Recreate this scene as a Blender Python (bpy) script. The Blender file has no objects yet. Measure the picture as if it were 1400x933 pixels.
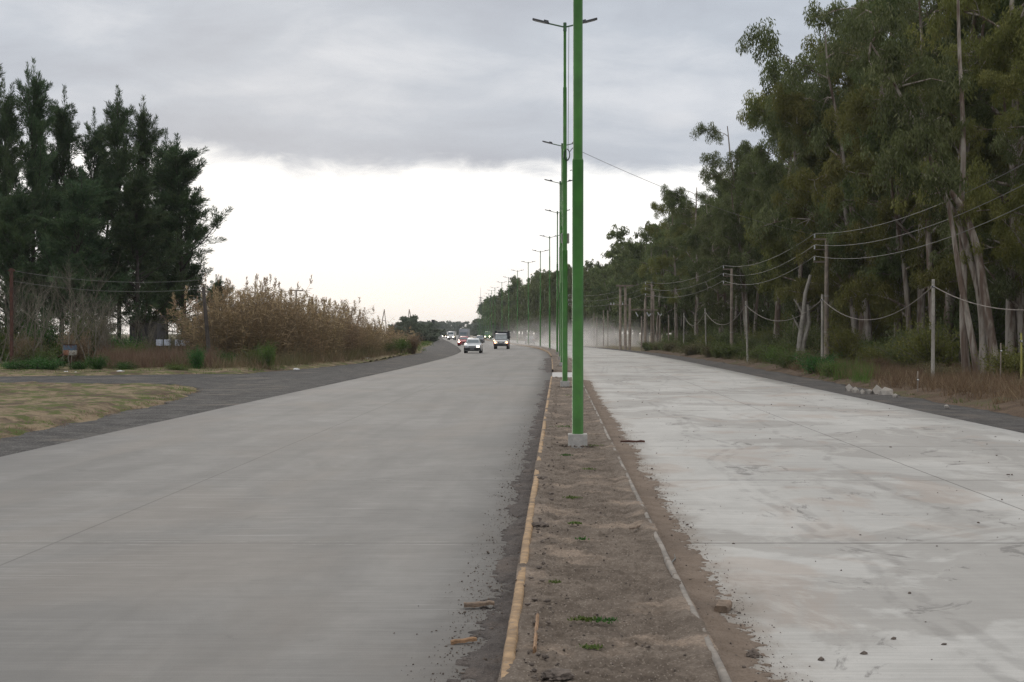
import bpy, bmesh, math, random
import numpy as np
from mathutils import Vector, Matrix, Euler

R = math.radians
C = bpy.context.scene.collection
SC = bpy.context.scene
random.seed(11)
rng = np.random.default_rng(11)

# ------------------------------------------------------------------ camera
F = 1944.0          # focal length in photo pixels (50 mm on 36 mm, 1400 px wide)
H = 1.9             # eye height
HY = 455.5          # horizon row in the photo
cam_d = bpy.data.cameras.new('camera')
cam = bpy.data.objects.new('camera', cam_d)
C.objects.link(cam)
cam_d.lens = 50
cam_d.sensor_width = 36
cam_d.clip_start = 0.1
cam_d.clip_end = 9000
cam.location = (0, 0, H)
cam.rotation_euler = (R(90) - 11.0 / F, 0, 0)
SC.camera = cam
SC.view_settings.view_transform = 'Standard'
SC.view_settings.look = 'None'
SC.view_settings.gamma = 1
SC.view_settings.exposure = 0.0
SC.render.engine = 'CYCLES'
SC.cycles.use_denoising = True
SC.cycles.denoising_prefilter = 'NONE'
SC.cycles.max_bounces = 6
SC.cycles.diffuse_bounces = 3
SC.cycles.glossy_bounces = 2
SC.cycles.transmission_bounces = 3
SC.cycles.transparent_max_bounces = 8
SC.cycles.volume_bounces = 1
SC.cycles.volume_step_rate = 4.0
SC.cycles.volume_max_steps = 64

# ------------------------------------------------------------------ world and sun
SUN_AZ, SUN_EL = R(-10), R(11)      # azimuth from +Y, negative = left
world = bpy.data.worlds.new('World')
SC.world = world
world.use_nodes = True


class NT:
    """small helper for node trees"""
    def __init__(s, tree):
        s.t = tree

    def n(s, typ, ins=None, **kw):
        nd = s.t.nodes.new(typ)
        for k, v in kw.items():
            setattr(nd, k, v)
        if ins:
            for k, v in ins.items():
                s.put(nd.inputs[k], v)
        return nd

    def put(s, sock, v):
        if hasattr(v, 'is_output') or isinstance(v, bpy.types.NodeSocket):
            s.t.links.new(v, sock)
        else:
            sock.default_value = v

    def math(s, op, a, b=None, c=None, clamp=False):
        nd = s.t.nodes.new('ShaderNodeMath')
        nd.operation = op
        nd.use_clamp = clamp
        s.put(nd.inputs[0], a)
        if b is not None:
            s.put(nd.inputs[1], b)
        if c is not None:
            s.put(nd.inputs[2], c)
        return nd.outputs[0]

    def mix(s, f, a, b, blend='MIX'):
        nd = s.t.nodes.new('ShaderNodeMix')
        nd.data_type = 'RGBA'
        nd.blend_type = blend
        s.put(nd.inputs[0], f)
        s.put(nd.inputs[6], a if not isinstance(a, tuple) else (*a, 1)[:4])
        s.put(nd.inputs[7], b if not isinstance(b, tuple) else (*b, 1)[:4])
        return nd.outputs[2]

    def smooth(s, x, lo, hi):
        nd = s.t.nodes.new('ShaderNodeMapRange')
        nd.interpolation_type = 'SMOOTHSTEP'
        s.put(nd.inputs[0], x)
        s.put(nd.inputs[1], lo)
        s.put(nd.inputs[2], hi)
        return nd.outputs[0]

    def noise(s, vec, scale, detail=4, rough=0.55, dist=0.0, w=None):
        nd = s.t.nodes.new('ShaderNodeTexNoise')
        if w is not None:
            nd.noise_dimensions = '4D'
            nd.inputs['W'].default_value = w
        s.put(nd.inputs['Vector'], vec)
        nd.inputs['Scale'].default_value = scale
        nd.inputs['Detail'].default_value = detail
        nd.inputs['Roughness'].default_value = rough
        nd.inputs['Distortion'].default_value = dist
        return nd.outputs['Fac']

    def scalev(s, vec, sc, loc=(0, 0, 0)):
        nd = s.t.nodes.new('ShaderNodeMapping')
        s.put(nd.inputs[0], vec)
        nd.inputs['Location'].default_value = loc
        nd.inputs['Scale'].default_value = sc
        return nd.outputs[0]


w = NT(world.node_tree)
world.node_tree.nodes.clear()
geo = w.n('ShaderNodeTexCoord')
sep = w.n('ShaderNodeSeparateXYZ', {0: geo.outputs['Generated']})
dx, dy, dz = sep.outputs
az = w.math('ARCTAN2', dx, dy)
el = w.math('ARCSINE', dz)
comb = w.n('ShaderNodeCombineXYZ', {0: az, 1: el, 2: 0.0}).outputs[0]
n_edge = w.noise(w.scalev(comb, (5, 16, 1)), 1.0, 5, 0.55, 0.3)
n_big = w.noise(w.scalev(comb, (3.2, 11, 1), (3.1, 0.4, 0)), 1.0, 4, 0.5, 0.6)
n_fine = w.noise(w.scalev(comb, (8, 24, 1), (1.7, 2.3, 0)), 1.0, 5, 0.6, 0.4)
# cloud sheet above, its lower edge about 6.8 degrees up, a little higher to the left
edge = w.math('ADD', 0.113, w.math('MULTIPLY', w.math('SUBTRACT', n_edge, 0.5), 0.030))
leftlift = w.math('MULTIPLY', w.smooth(az, -0.13, -0.24), 0.010)
edge = w.math('ADD', edge, leftlift)
over = w.math('SUBTRACT', el, edge)
n_rag = w.noise(w.scalev(comb, (22, 60, 1), (0.3, 5.1, 0)), 1.0, 6, 0.65, 0.5)
mask = w.smooth(w.math('ADD', over, w.math('MULTIPLY', w.math('SUBTRACT', n_rag, 0.5), 0.024)), -0.006, 0.011)
ramp = w.n('ShaderNodeValToRGB', {0: w.math('ADD', w.math('MULTIPLY', n_big, 0.62), w.math('MULTIPLY', n_fine, 0.38))})
cr = ramp.color_ramp
cr.elements[0].position = 0.37
cr.elements[0].color = (0.500, 0.540, 0.605, 1)
cr.elements[1].position = 0.63
cr.elements[1].color = (0.78, 0.81, 0.85, 1)
e = cr.elements.new(0.50)
e.color = (0.590, 0.640, 0.705, 1)
cloud = ramp.outputs[0]
# the belly of the sheet is darkest right above its edge
belly = w.math('MULTIPLY', w.smooth(over, 0.075, 0.004), 0.10)
cloud = w.mix(belly, cloud, (0.45, 0.47, 0.53))
clear = w.mix(w.smooth(el, 0.07, 0.0), (1.08, 1.08, 1.07), (1.10, 1.03, 0.95))
side = w.smooth(w.math('ABSOLUTE', w.math('ADD', az, 0.12)), 0.25, 1.6)
clear = w.mix(side, clear, (0.62, 0.66, 0.72))
# light haze streaks in the bright band
clear = w.mix(w.math('MULTIPLY', w.smooth(n_fine, 0.45, 0.75), 0.18), clear, (0.86, 0.87, 0.90))
# faint bright puff to the right
pu = w.math('DIVIDE', w.math('SUBTRACT', az, 0.113), 0.020)
pv = w.math('DIVIDE', w.math('SUBTRACT', el, 0.148), 0.007)
pd = w.math('ADD', w.math('MULTIPLY', pu, pu), w.math('MULTIPLY', pv, pv))
puff = w.math('MULTIPLY', w.smooth(w.math('ADD', pd, w.math('MULTIPLY', n_fine, 2.2)), 2.6, 0.8), 0.45)
cloud = w.mix(puff, cloud, (0.83, 0.84, 0.86))
cloud = w.mix(1.0, cloud, (0.90, 0.905, 0.925), 'MULTIPLY')
# thinner, brighter overcast towards the zenith
cloud = w.mix(w.smooth(el, 0.27, 0.95), cloud, (1.22, 1.20, 1.17))
skycol = w.mix(mask, clear, cloud)
skycol = w.mix(1.0, skycol, (10, 10, 10), 'MULTIPLY')
nish = w.n('ShaderNodeTexSky', sky_type='NISHITA')
nish.sun_disc = False
nish.sun_elevation = SUN_EL
nish.sun_rotation = SUN_AZ
nish.dust_density = 3.0
allsky = w.mix(0.988, nish.outputs[0], skycol)
bg = w.n('ShaderNodeBackground', {'Color': allsky, 'Strength': 0.1})
outw = w.n('ShaderNodeOutputWorld', {'Surface': bg.outputs[0]})

sun_d = bpy.data.lights.new('sun', 'SUN')
sun_d.energy = 0.6
sun_d.angle = R(18)
sun_d.color = (1.0, 0.90, 0.78)
sun = bpy.data.objects.new('sun', sun_d)
C.objects.link(sun)
sdir = Vector((math.sin(SUN_AZ) * math.cos(SUN_EL), math.cos(SUN_AZ) * math.cos(SUN_EL), math.sin(SUN_EL)))
sun.rotation_euler = sdir.to_track_quat('Z', 'Y').to_euler()
sun.location = (0, 0, 60)

# ------------------------------------------------------------------ generic helpers


def tag(o, label=None, cat=None, group=None, kind=None):
    if label:
        o['label'] = label
    if cat:
        o['category'] = cat
    if group:
        o['group'] = group
    if kind:
        o['kind'] = kind
    return o


def empty(name, loc=(0, 0, 0), rz=0.0):
    o = bpy.data.objects.new(name, None)
    o.empty_display_size = 0.3
    C.objects.link(o)
    o.location = loc
    o.rotation_euler = (0, 0, rz)
    return o


def link(name, me, mat=None, parent=None, loc=None):
    o = bpy.data.objects.new(name, me)
    C.objects.link(o)
    if mat is not None:
        me.materials.clear()
        me.materials.append(mat)
    if parent is not None:
        o.parent = parent
    if loc is not None:
        o.location = loc
    return o


def copy_tree(o, parent=None):
    c = o.copy()
    C.objects.link(c)
    if parent is not None:
        c.parent = parent
    for ch in list(o.children):
        copy_tree(ch, c)
    return c


def mesh_np(name, verts, faces_flat, nper, uv=None, smooth=False, attr=None):
    """mesh from numpy arrays; nper is vertices per face"""
    me = bpy.data.meshes.new(name)
    nv = len(verts)
    nf = len(faces_flat) // nper
    me.vertices.add(nv)
    me.vertices.foreach_set('co', np.asarray(verts, dtype=np.float32).ravel())
    me.loops.add(nf * nper)
    me.loops.foreach_set('vertex_index', np.asarray(faces_flat, dtype=np.int32).ravel())
    me.polygons.add(nf)
    me.polygons.foreach_set('loop_start', np.arange(0, nf * nper, nper, dtype=np.int32))
    me.polygons.foreach_set('loop_total', np.full(nf, nper, dtype=np.int32))
    if smooth:
        me.polygons.foreach_set('use_smooth', np.ones(nf, dtype=bool))
    if uv is not None:
        l = me.uv_layers.new(name='UVMap')
        l.data.foreach_set('uv', np.asarray(uv, dtype=np.float32)[np.asarray(faces_flat).ravel()].ravel())
    if attr is not None:
        a = me.attributes.new('tint', 'FLOAT', 'POINT')
        a.data.foreach_set('value', np.asarray(attr, dtype=np.float32))
    me.update(calc_edges=True)
    me.validate()
    return me


def grid_mesh(name, X, Y, Z, U=None, V=None, smooth=True):
    """X,Y,Z arrays (rows, cols) -> quad grid"""
    r, c = X.shape
    verts = np.stack([X, Y, Z], -1).reshape(-1, 3)
    i = np.arange(r - 1)[:, None] * c + np.arange(c - 1)[None, :]
    f = np.stack([i, i + 1, i + c + 1, i + c], -1).reshape(-1)
    uv = None if U is None else np.stack([U, V], -1).reshape(-1, 2)
    return mesh_np(name, verts, f, 4, uv, smooth)


def hash2(ix, iy, seed):
    h = (ix.astype(np.int64) * 374761393 + iy.astype(np.int64) * 668265263 + seed * 982451653) & 0xffffffff
    h = ((h ^ (h >> 13)) * 1274126177) & 0xffffffff
    h = (h ^ (h >> 16)) & 0xffffffff
    return h / 4294967295.0


def vnoise(x, y, seed=0):
    ix, iy = np.floor(x), np.floor(y)
    fx, fy = x - ix, y - iy
    fx = fx * fx * (3 - 2 * fx)
    fy = fy * fy * (3 - 2 * fy)
    a = hash2(ix, iy, seed)
    b = hash2(ix + 1, iy, seed)
    c = hash2(ix, iy + 1, seed)
    d = hash2(ix + 1, iy + 1, seed)
    return (a * (1 - fx) + b * fx) * (1 - fy) + (c * (1 - fx) + d * fx) * fy


def fbm(x, y, seed=0, oct=4, rough=0.5):
    s, a, t = 0, 1, 0
    for k in range(oct):
        s = s + a * vnoise(x * 2 ** k, y * 2 ** k, seed + k * 7)
        t += a
        a *= rough
    return s / t


def tubes(name, lines, sides=6, caps=True):
    """lines: list of (pts (n,3), radii (n,)); one mesh"""
    V, Fq = [], []
    off = 0
    ang = np.linspace(0, 2 * math.pi, sides, endpoint=False)
    for pts, rad in lines:
        pts = np.asarray(pts, float)
        rad = np.asarray(rad, float)
        n = len(pts)
        tan = np.gradient(pts, axis=0)
        tan /= np.linalg.norm(tan, axis=1)[:, None] + 1e-9
        ref = np.where(np.abs(tan[:, 2:3]) < 0.9, np.array([[0, 0, 1.0]]), np.array([[1.0, 0, 0]]))
        if np.abs(tan[:, 2]).mean() > 0.5:
            ref = np.tile(np.array([[1.0, 0, 0]]), (n, 1))
        else:
            ref = np.tile(np.array([[0, 0, 1.0]]), (n, 1))
        a = np.cross(tan, ref)
        a /= np.linalg.norm(a, axis=1)[:, None] + 1e-9
        b = np.cross(tan, a)
        ring = pts[:, None, :] + rad[:, None, None] * (np.cos(ang)[None, :, None] * a[:, None, :] + np.sin(ang)[None, :, None] * b[:, None, :])
        V.append(ring.reshape(-1, 3))
        i = np.arange(n - 1)[:, None] * sides
        j = np.arange(sides)[None, :]
        jn = (j + 1) % sides
        q = np.stack([i + j, i + jn, i + sides + jn, i + sides + j], -1).reshape(-1, 4) + off
        Fq.append(q)
        off += n * sides
        if caps:
            # close the end with a small fan of quads on a collapsed ring
            for idx, row in ((0, pts[0]), (n - 1, pts[-1])):
                V.append(np.tile(row, (sides, 1)))
                base = off - n * sides if idx == 0 else off - sides
                if idx == n - 1 and n > 1:
                    base = start_last
                qq = np.stack([base + j[0], base + jn[0], off + jn[0], off + j[0]], -1)
                Fq.append(qq)
                off += sides
                start_last = off - sides - sides  # ring before the cap of the first end
                if idx == 0:
                    start_last = off - sides - sides
    V = np.concatenate(V)
    Fq = np.concatenate(Fq).reshape(-1)
    return mesh_np(name, V, Fq, 4, smooth=True)


def leaf_quads(name, base, d, wv, tint=None):
    """rhombic leaves: base points, length vectors, half-width vectors"""
    n = len(base)
    mid = base + d * 0.45
    v = np.stack([base, mid + wv, base + d, mid - wv], 1).reshape(-1, 3)
    f = np.arange(n * 4)
    at = None if tint is None else np.repeat(tint, 4)
    return mesh_np(name, v, f, 4, attr=at)


def unit(v):
    return v / (np.linalg.norm(v, axis=-1, keepdims=True) + 1e-9)


def perp(d, g):
    r = g.normal(size=d.shape)
    return unit(np.cross(d, r))


class MB:
    """collects bevelled boxes, prisms and tubes in a bmesh, then links them as one mesh object"""
    def __init__(s):
        s.bm = bmesh.new()

    def box(s, c, size, bev=0.0, rot=None, seg=2):
        r = bmesh.ops.create_cube(s.bm, size=1.0)
        vs = r['verts']
        m = Matrix.Diagonal((*size, 1))
        bmesh.ops.transform(s.bm, matrix=m, verts=vs)
        if bev > 0:
            es = list({e for v in vs for e in v.link_edges})
            rb = bmesh.ops.bevel(s.bm, geom=es, offset=bev, segments=seg, affect='EDGES', profile=0.7)
            vs = list({v for f in rb['faces'] for v in f.verts} | {v for v in vs if v.is_valid})
        t = Matrix.Translation(c)
        if rot is not None:
            t = t @ Euler(rot).to_matrix().to_4x4()
        bmesh.ops.transform(s.bm, matrix=t, verts=vs)
        return s

    def cyl(s, a, b, r1, r2=None, seg=16):
        r2 = r1 if r2 is None else r2
        a, b = Vector(a), Vector(b)
        d = b - a
        r = bmesh.ops.create_cone(s.bm, cap_ends=True, segments=seg, radius1=r1, radius2=r2, depth=d.length)
        m = Matrix.Translation((a + b) / 2) @ d.to_track_quat('Z', 'Y').to_matrix().to_4x4()
        bmesh.ops.transform(s.bm, matrix=m, verts=r['verts'])
        return s

    def loft(s, sections, close=True):
        """sections: list of lists of points of equal count, joined in order"""
        rings = [[s.bm.verts.new(p) for p in sec] for sec in sections]
        n = len(rings[0])
        for a, b in zip(rings[:-1], rings[1:]):
            for i in range(n):
                j = (i + 1) % n
                s.bm.faces.new((a[i], a[j], b[j], b[i]))
        if close:
            s.bm.faces.new(list(reversed(rings[0])))
            s.bm.faces.new(rings[-1])
        return s

    def build(s, name, mat, parent=None, loc=None, smooth=False):
        bmesh.ops.recalc_face_normals(s.bm, faces=s.bm.faces)
        me = bpy.data.meshes.new(name)
        s.bm.to_mesh(me)
        s.bm.free()
        if smooth:
            me.polygons.foreach_set('use_smooth', [True] * len(me.polygons))
            try:
                me.set_sharp_from_angle(angle=R(35))
            except Exception:
                pass
        return link(name, me, mat, parent, loc)


def px(x, y=None, Y=None, z=0.0):
    """world point for a photo pixel: on height z, or at distance Y"""
    if Y is None:
        Y = (H - z) * F / (y - HY)
        return Vector(((x - 700) / F * Y, Y, z))
    return Vector(((x - 700) / F * Y, Y, H + (HY - y) / F * Y if y is not None else z))


# ------------------------------------------------------------------ materials


def material(name):
    m = bpy.data.materials.new(name)
    m.use_nodes = True
    t = NT(m.node_tree)
    b = m.node_tree.nodes['Principled BSDF']
    return m, t, b


def plain(name, col, rough=0.6, var=0.12, scale=6.0, metal=0.0, bump=0.0, spec=0.5, dirt=None):
    m, t, b = material(name)
    tc = t.n('ShaderNodeTexCoord').outputs['Object']
    n = t.noise(tc, scale, 5, 0.6)
    dark = tuple(c * (1 - var) for c in col)
    lite = tuple(min(1, c * (1 + var)) for c in col)
    c = t.mix(t.smooth(n, 0.3, 0.7), dark, lite)
    if dirt is not None:
        c = t.mix(t.math('MULTIPLY', t.smooth(t.noise(tc, scale * 2.3, 6, 0.7, 0.5), 0.52, 0.68), dirt[1]), c, dirt[0])
    t.put(b.inputs['Base Color'], c)
    b.inputs['Roughness'].default_value = rough
    b.inputs['Metallic'].default_value = metal
    b.inputs['Specular IOR Level'].default_value = spec
    if bump:
        bp = t.n('ShaderNodeBump', {'Height': t.noise(tc, scale * 4, 6, 0.7), 'Strength': bump, 'Distance': 0.02})
        t.put(b.inputs['Normal'], bp.outputs[0])
    return m


def emitter(name, col, strength, base=(0.8, 0.8, 0.8)):
    m, t, b = material(name)
    b.inputs['Base Color'].default_value = (*base, 1)
    b.inputs['Emission Color'].default_value = (*col, 1)
    b.inputs['Emission Strength'].default_value = strength
    b.inputs['Roughness'].default_value = 0.2
    return m


def foliage(name, c1, c2, c3, trans=0.25, nscale=0.5, rough=0.65):
    """leaf material: tint attribute per leaf, clump noise, a shift per tree"""
    m, t, b = material(name)
    tc = t.n('ShaderNodeTexCoord').outputs['Object']
    at = t.n('ShaderNodeAttribute', attribute_name='tint').outputs['Fac']
    n = t.noise(tc, nscale, 3, 0.5)
    oi = t.n('ShaderNodeObjectInfo').outputs['Random']
    c = t.mix(t.smooth(n, 0.36, 0.66), c1, c2)
    c = t.mix(t.math('MULTIPLY', t.smooth(at, 0.55, 1.0), 0.85), c, c3)
    hv = t.n('ShaderNodeHueSaturation', {'Color': c, 'Hue': t.math('MULTIPLY_ADD', oi, 0.03, 0.485),
             'Value': t.math('MULTIPLY_ADD', oi, 0.35, 0.82), 'Saturation': 1.0})
    c = hv.outputs[0]
    t.put(b.inputs['Base Color'], c)
    b.inputs['Roughness'].default_value = rough
    b.inputs['Specular IOR Level'].default_value = 0.25
    if trans:
        tr = t.n('ShaderNodeBsdfTranslucent', {'Color': c})
        ms = t.n('ShaderNodeMixShader', {0: trans, 1: b.outputs[0], 2: tr.outputs[0]})
        o = [x for x in m.node_tree.nodes if x.type == 'OUTPUT_MATERIAL'][0]
        t.put(o.inputs['Surface'], ms.outputs[0])
    return m


def soil(name, c1, c2, c3, scale=3.0, bump=0.6, fine=60.0, speck=None):
    m, t, b = material(name)
    tc = t.n('ShaderNodeTexCoord').outputs['Object']
    n1 = t.noise(tc, scale, 5, 0.6, 0.2)
    n2 = t.noise(tc, fine, 4, 0.7)
    c = t.mix(t.smooth(n1, 0.35, 0.65), c1, c2)
    c = t.mix(t.smooth(t.noise(tc, scale * 0.45, 4, 0.55, 0.3, w=2.0), 0.52, 0.66), c, c3)
    c = t.mix(t.math('MULTIPLY', t.smooth(n2, 0.35, 0.7), 0.45), c, tuple(x * 0.45 for x in c1))
    if speck is not None:
        v = t.n('ShaderNodeTexVoronoi', {'Vector': tc, 'Scale': fine * 0.9})
        c = t.mix(t.math('MULTIPLY', t.math('LESS_THAN', v.outputs['Distance'], 0.22), 0.5), c, speck)
    t.put(b.inputs['Base Color'], c)
    b.inputs['Roughness'].default_value = 0.95
    b.inputs['Specular IOR Level'].default_value = 0.15
    h = t.math('ADD', n1, t.math('MULTIPLY', n2, 0.5))
    bp = t.n('ShaderNodeBump', {'Height': h, 'Strength': bump, 'Distance': 0.03})
    t.put(b.inputs['Normal'], bp.outputs[0])
    return m


def concrete_road(name, base, light, dark, joint_u, right=False):
    """u = metres across from the median, v = metres along; saw joints, brushing, stains"""
    m, t, b = material(name)
    uv = t.n('ShaderNodeUVMap').outputs[0]
    sp = t.n('ShaderNodeSeparateXYZ', {0: uv})
    u, v = sp.outputs[0], sp.outputs[1]

    def nz(su, sv, loc, det=6, rough=0.62, dist=0.5):
        return t.noise(t.scalev(uv, (su, sv, 1), (loc, loc * 1.7 + 3, 0)), 1.0, det, rough, dist)

    def over(c, mask, k, col):
        return t.mix(t.math('MULTIPLY', mask, k), c, col)
    tine = nz(1.5, 34.0, 1.0, 4, 0.6, 0.0)
    tine2 = nz(0.7, 9.0, 2.0, 6, 0.65, 0.1)
    cloudy = nz(0.45, 0.30, 5.0, 7, 0.66, 0.8)
    mott = nz(2.2, 1.6, 9.0, 7, 0.7, 0.5)
    grain = t.noise(uv, 120.0, 4, 0.75)
    c = t.mix(t.smooth(cloudy, 0.36, 0.64), dark, light)
    c = t.mix(0.45, c, base)
    c = over(c, t.smooth(mott, 0.40, 0.68), 0.30, tuple(x * 0.80 for x in base))
    c = over(c, t.smooth(tine2, 0.44, 0.62), 0.30 if right else 0.26, tuple(x * 1.28 for x in base))
    # one tone per slab
    slab = t.n('ShaderNodeTexWhiteNoise', {0: t.n('ShaderNodeCombineXYZ', {
        0: t.math('FLOOR', t.math('MULTIPLY', t.math('SUBTRACT', u, joint_u), 0.2)),
        1: t.math('FLOOR', t.math('DIVIDE', t.math('SUBTRACT', v, 12.85), 5.5)), 2: 0.0}).outputs[0]}, noise_dimensions='3D').outputs[0]
    c = over(c, slab, 0.16 if right else 0.12, tuple(x * 0.62 for x in base))
    # wheel paths dragged lengthwise
    along = nz(1.0, 0.045, 11.0, 4, 0.55, 0.3)
    c = over(c, t.smooth(along, 0.46, 0.62), 0.34 if not right else 0.20, tuple(x * 0.66 for x in base))
    if right:
        big = nz(0.20, 0.17, 21.0, 7, 0.62, 0.7)
        c = over(c, t.smooth(big, 0.505, 0.545), 0.42, (0.215, 0.197, 0.178))
        pk = nz(0.55, 0.34, 31.0, 6, 0.62, 0.8)
        c = over(c, t.smooth(pk, 0.53, 0.65), 0.46, (0.37, 0.295, 0.245))
        st = nz(1.1, 0.75, 41.0, 7, 0.72, 1.2)
        c = over(c, t.smooth(st, 0.595, 0.65), 0.70, (0.145, 0.137, 0.13))
        wh = nz(0.8, 0.55, 51.0, 7, 0.7, 0.8)
        c = over(c, t.smooth(wh, 0.54, 0.64), 0.34, (0.56, 0.545, 0.515))
        wob = t.math('MULTIPLY', t.math('SUBTRACT', t.noise(t.scalev(uv, (0.0, 0.09, 1)), 1.0, 2), 0.5), 3.4)
        for u0, k_ in ((2.2, 0.30), (2.42, 0.26), (3.95, 0.30), (6.6, 0.22)):
            dd = t.math('ABSOLUTE', t.math('SUBTRACT', t.math('ADD', u, wob), u0))
            c = over(c, t.math('MULTIPLY', t.smooth(dd, 0.085, 0.03), t.smooth(mott, 0.42, 0.56)), k_, (0.15, 0.14, 0.132))
    else:
        tn = nz(0.33, 0.14, 61.0, 5, 0.6, 0.6)
        c = over(c, t.smooth(tn, 0.48, 0.64), 0.40, (0.262, 0.236, 0.210))
        wp = t.smooth(nz(0.3, 0.12, 71.0, 3, 0.5), 0.46, 0.6)
        sc_ = nz(0.55, 14.0, 81.0, 7, 0.75, 0.2)
        c = over(c, t.math('MULTIPLY', t.smooth(sc_, 0.53, 0.66), wp), 0.42, (0.42, 0.41, 0.395))
        st = nz(1.3, 0.9, 91.0, 7, 0.72, 1.0)
        c = over(c, t.smooth(st, 0.63, 0.70), 0.35, (0.13, 0.125, 0.12))
    c = over(c, t.smooth(tine, 0.42, 0.62), 0.22 if right else 0.16, tuple(x * 0.78 for x in dark))
    c = over(c, t.smooth(grain, 0.30, 0.75), 0.30, tuple(x * 0.55 for x in dark))
    # soil trodden and washed out from the median
    kn = t.math('MULTIPLY', t.math('SUBTRACT', nz(2.2, 1.1, 101.0, 7, 0.7, 0.4), 0.5), 1.3)
    au = t.math('ADD', t.math('ABSOLUTE', u), kn)
    c = over(c, t.smooth(au, 1.25, 0.80), 0.55 if right else 0.40, (0.215, 0.178, 0.145) if right else (0.15, 0.14, 0.13))
    # saw joints
    wj = t.math('MULTIPLY', t.math('SUBTRACT', nz(1.5, 1.5, 15.0, 4), 0.5), 0.035)
    ph = t.math('FRACT', t.math('DIVIDE', t.math('ADD', t.math('SUBTRACT', v, 12.85 - 0.5 * 5.5), wj), 5.5))
    dv = t.math('MULTIPLY', t.math('ABSOLUTE', t.math('SUBTRACT', ph, 0.5)), 5.5)
    jt = t.math('MULTIPLY', t.smooth(dv, 0.040, 0.014), 0.60 if right else 0.32)
    du = t.math('ABSOLUTE', t.math('SUBTRACT', t.math('ADD', u, t.math('MULTIPLY', wj, 0.6)), joint_u))
    jl = t.math('MULTIPLY', t.smooth(du, 0.018, 0.006), 0.62 if right else 0.42)
    c = over(c, t.math('MAXIMUM', jt, jl), 1.0, (0.075, 0.07, 0.065))
    lip = t.math('MULTIPLY', t.smooth(t.math('ABSOLUTE', t.math('SUBTRACT', dv, 0.075)), 0.035, 0.01), t.smooth(mott, 0.50, 0.60))
    c = over(c, lip, 0.40 if right else 0.22, (0.52, 0.51, 0.49))
    t.put(b.inputs['Base Color'], c)
    t.put(b.inputs['Roughness'], t.math('MULTIPLY_ADD', mott, 0.2, 0.70))
    b.inputs['Specular IOR Level'].default_value = 0.2
    h = t.math('ADD', t.math('MULTIPLY', tine, 0.5), t.math('ADD', t.math('MULTIPLY', grain, 0.5), t.math('MULTIPLY', mott, 0.4)))
    bp = t.n('ShaderNodeBump', {'Height': h, 'Strength': 0.35, 'Distance': 0.01})
    t.put(b.inputs['Normal'], bp.outputs[0])
    return m


M = {}
M['road_left'] = concrete_road('worn_concrete', (0.232, 0.226, 0.216), (0.285, 0.277, 0.265), (0.178, 0.173, 0.167), -4.85)
M['road_right'] = concrete_road('dusty_concrete', (0.470, 0.460, 0.438), (0.555, 0.543, 0.520), (0.385, 0.374, 0.356), 4.70, True)
M['gravel'] = soil('dark_gravel', (0.058, 0.056, 0.055), (0.112, 0.107, 0.103), (0.150, 0.134, 0.118), 1.6, 1.0, 14.0, (0.30, 0.285, 0.27))
M['gravel_right'] = soil('dark_gravel_mud', (0.058, 0.055, 0.054), (0.10, 0.094, 0.09), (0.125, 0.108, 0.095), 1.6, 1.0, 14.0, (0.2, 0.19, 0.18))
M['median_soil'] = soil('brown_soil', (0.135, 0.108, 0.087), (0.215, 0.176, 0.144), (0.32, 0.252, 0.198), 3.4, 1.0, 45.0, (0.36, 0.31, 0.26))
M['mud'] = soil('mud', (0.185, 0.143, 0.112), (0.235, 0.185, 0.148), (0.165, 0.13, 0.105), 2.0, 0.5, 70.0)
M['debris'] = soil('dark_debris', (0.085, 0.075, 0.072), (0.125, 0.11, 0.103), (0.155, 0.13, 0.115), 3.0, 1.0, 60.0, (0.24, 0.21, 0.19))
M['kerb_paint'] = plain('yellow_kerb_paint', (0.33, 0.215, 0.115), 0.85, 0.35, 9.0, bump=0.6, dirt=((0.20, 0.16, 0.125), 0.95))
M['kerb_grey'] = plain('grey_kerb', (0.225, 0.20, 0.175), 0.85, 0.3, 3.0, bump=0.5, dirt=((0.15, 0.12, 0.095), 1.0))
M['concrete'] = plain('concrete', (0.40, 0.385, 0.36), 0.85, 0.15, 9.0, bump=0.3, dirt=((0.25, 0.22, 0.19), 0.5))
M['white_concrete'] = plain('pale_concrete', (0.46, 0.45, 0.44), 0.85, 0.15, 1.5, bump=0.3, dirt=((0.28, 0.24, 0.21), 0.5))
M['green_paint'] = plain('green_pole_paint', (0.026, 0.118, 0.010), 0.42, 0.22, 3.0, spec=0.3, dirt=((0.035, 0.12, 0.03), 0.35))
M['green_arm'] = plain('arm_paint', (0.035, 0.10, 0.035), 0.4, 0.1)
M['lamp_grey'] = plain('lamp_housing', (0.07, 0.07, 0.075), 0.45, 0.1, metal=0.2)
M['lamp_glass'] = plain('lamp_lens', (0.35, 0.36, 0.37), 0.2, 0.05)
M['black'] = plain('black_plastic', (0.018, 0.018, 0.02), 0.5, 0.2)
M['rubber'] = plain('rubber', (0.02, 0.02, 0.02), 0.85, 0.2)
M['cable'] = plain('grey_cable', (0.10, 0.10, 0.095), 0.6, 0.1)
M['pale_cable'] = plain('pale_cable', (0.15, 0.15, 0.14), 0.6, 0.1)
M['wood_pole'] = plain('weathered_pole', (0.21, 0.17, 0.135), 0.85, 0.25, 3.0, bump=0.4)
M['post'] = plain('pale_weathered_post', (0.27, 0.25, 0.215), 0.85, 0.22, 3.0, bump=0.4, dirt=((0.1, 0.09, 0.08), 0.5))
M['rust_post'] = plain('rusty_steel', (0.075, 0.032, 0.022), 0.85, 0.3, 4.0)
M['yellow_post'] = plain('yellow_paint', (0.26, 0.24, 0.05), 0.7, 0.2, 4.0)
M['ceramic'] = plain('ceramic', (0.55, 0.56, 0.57), 0.3, 0.05)
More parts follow.
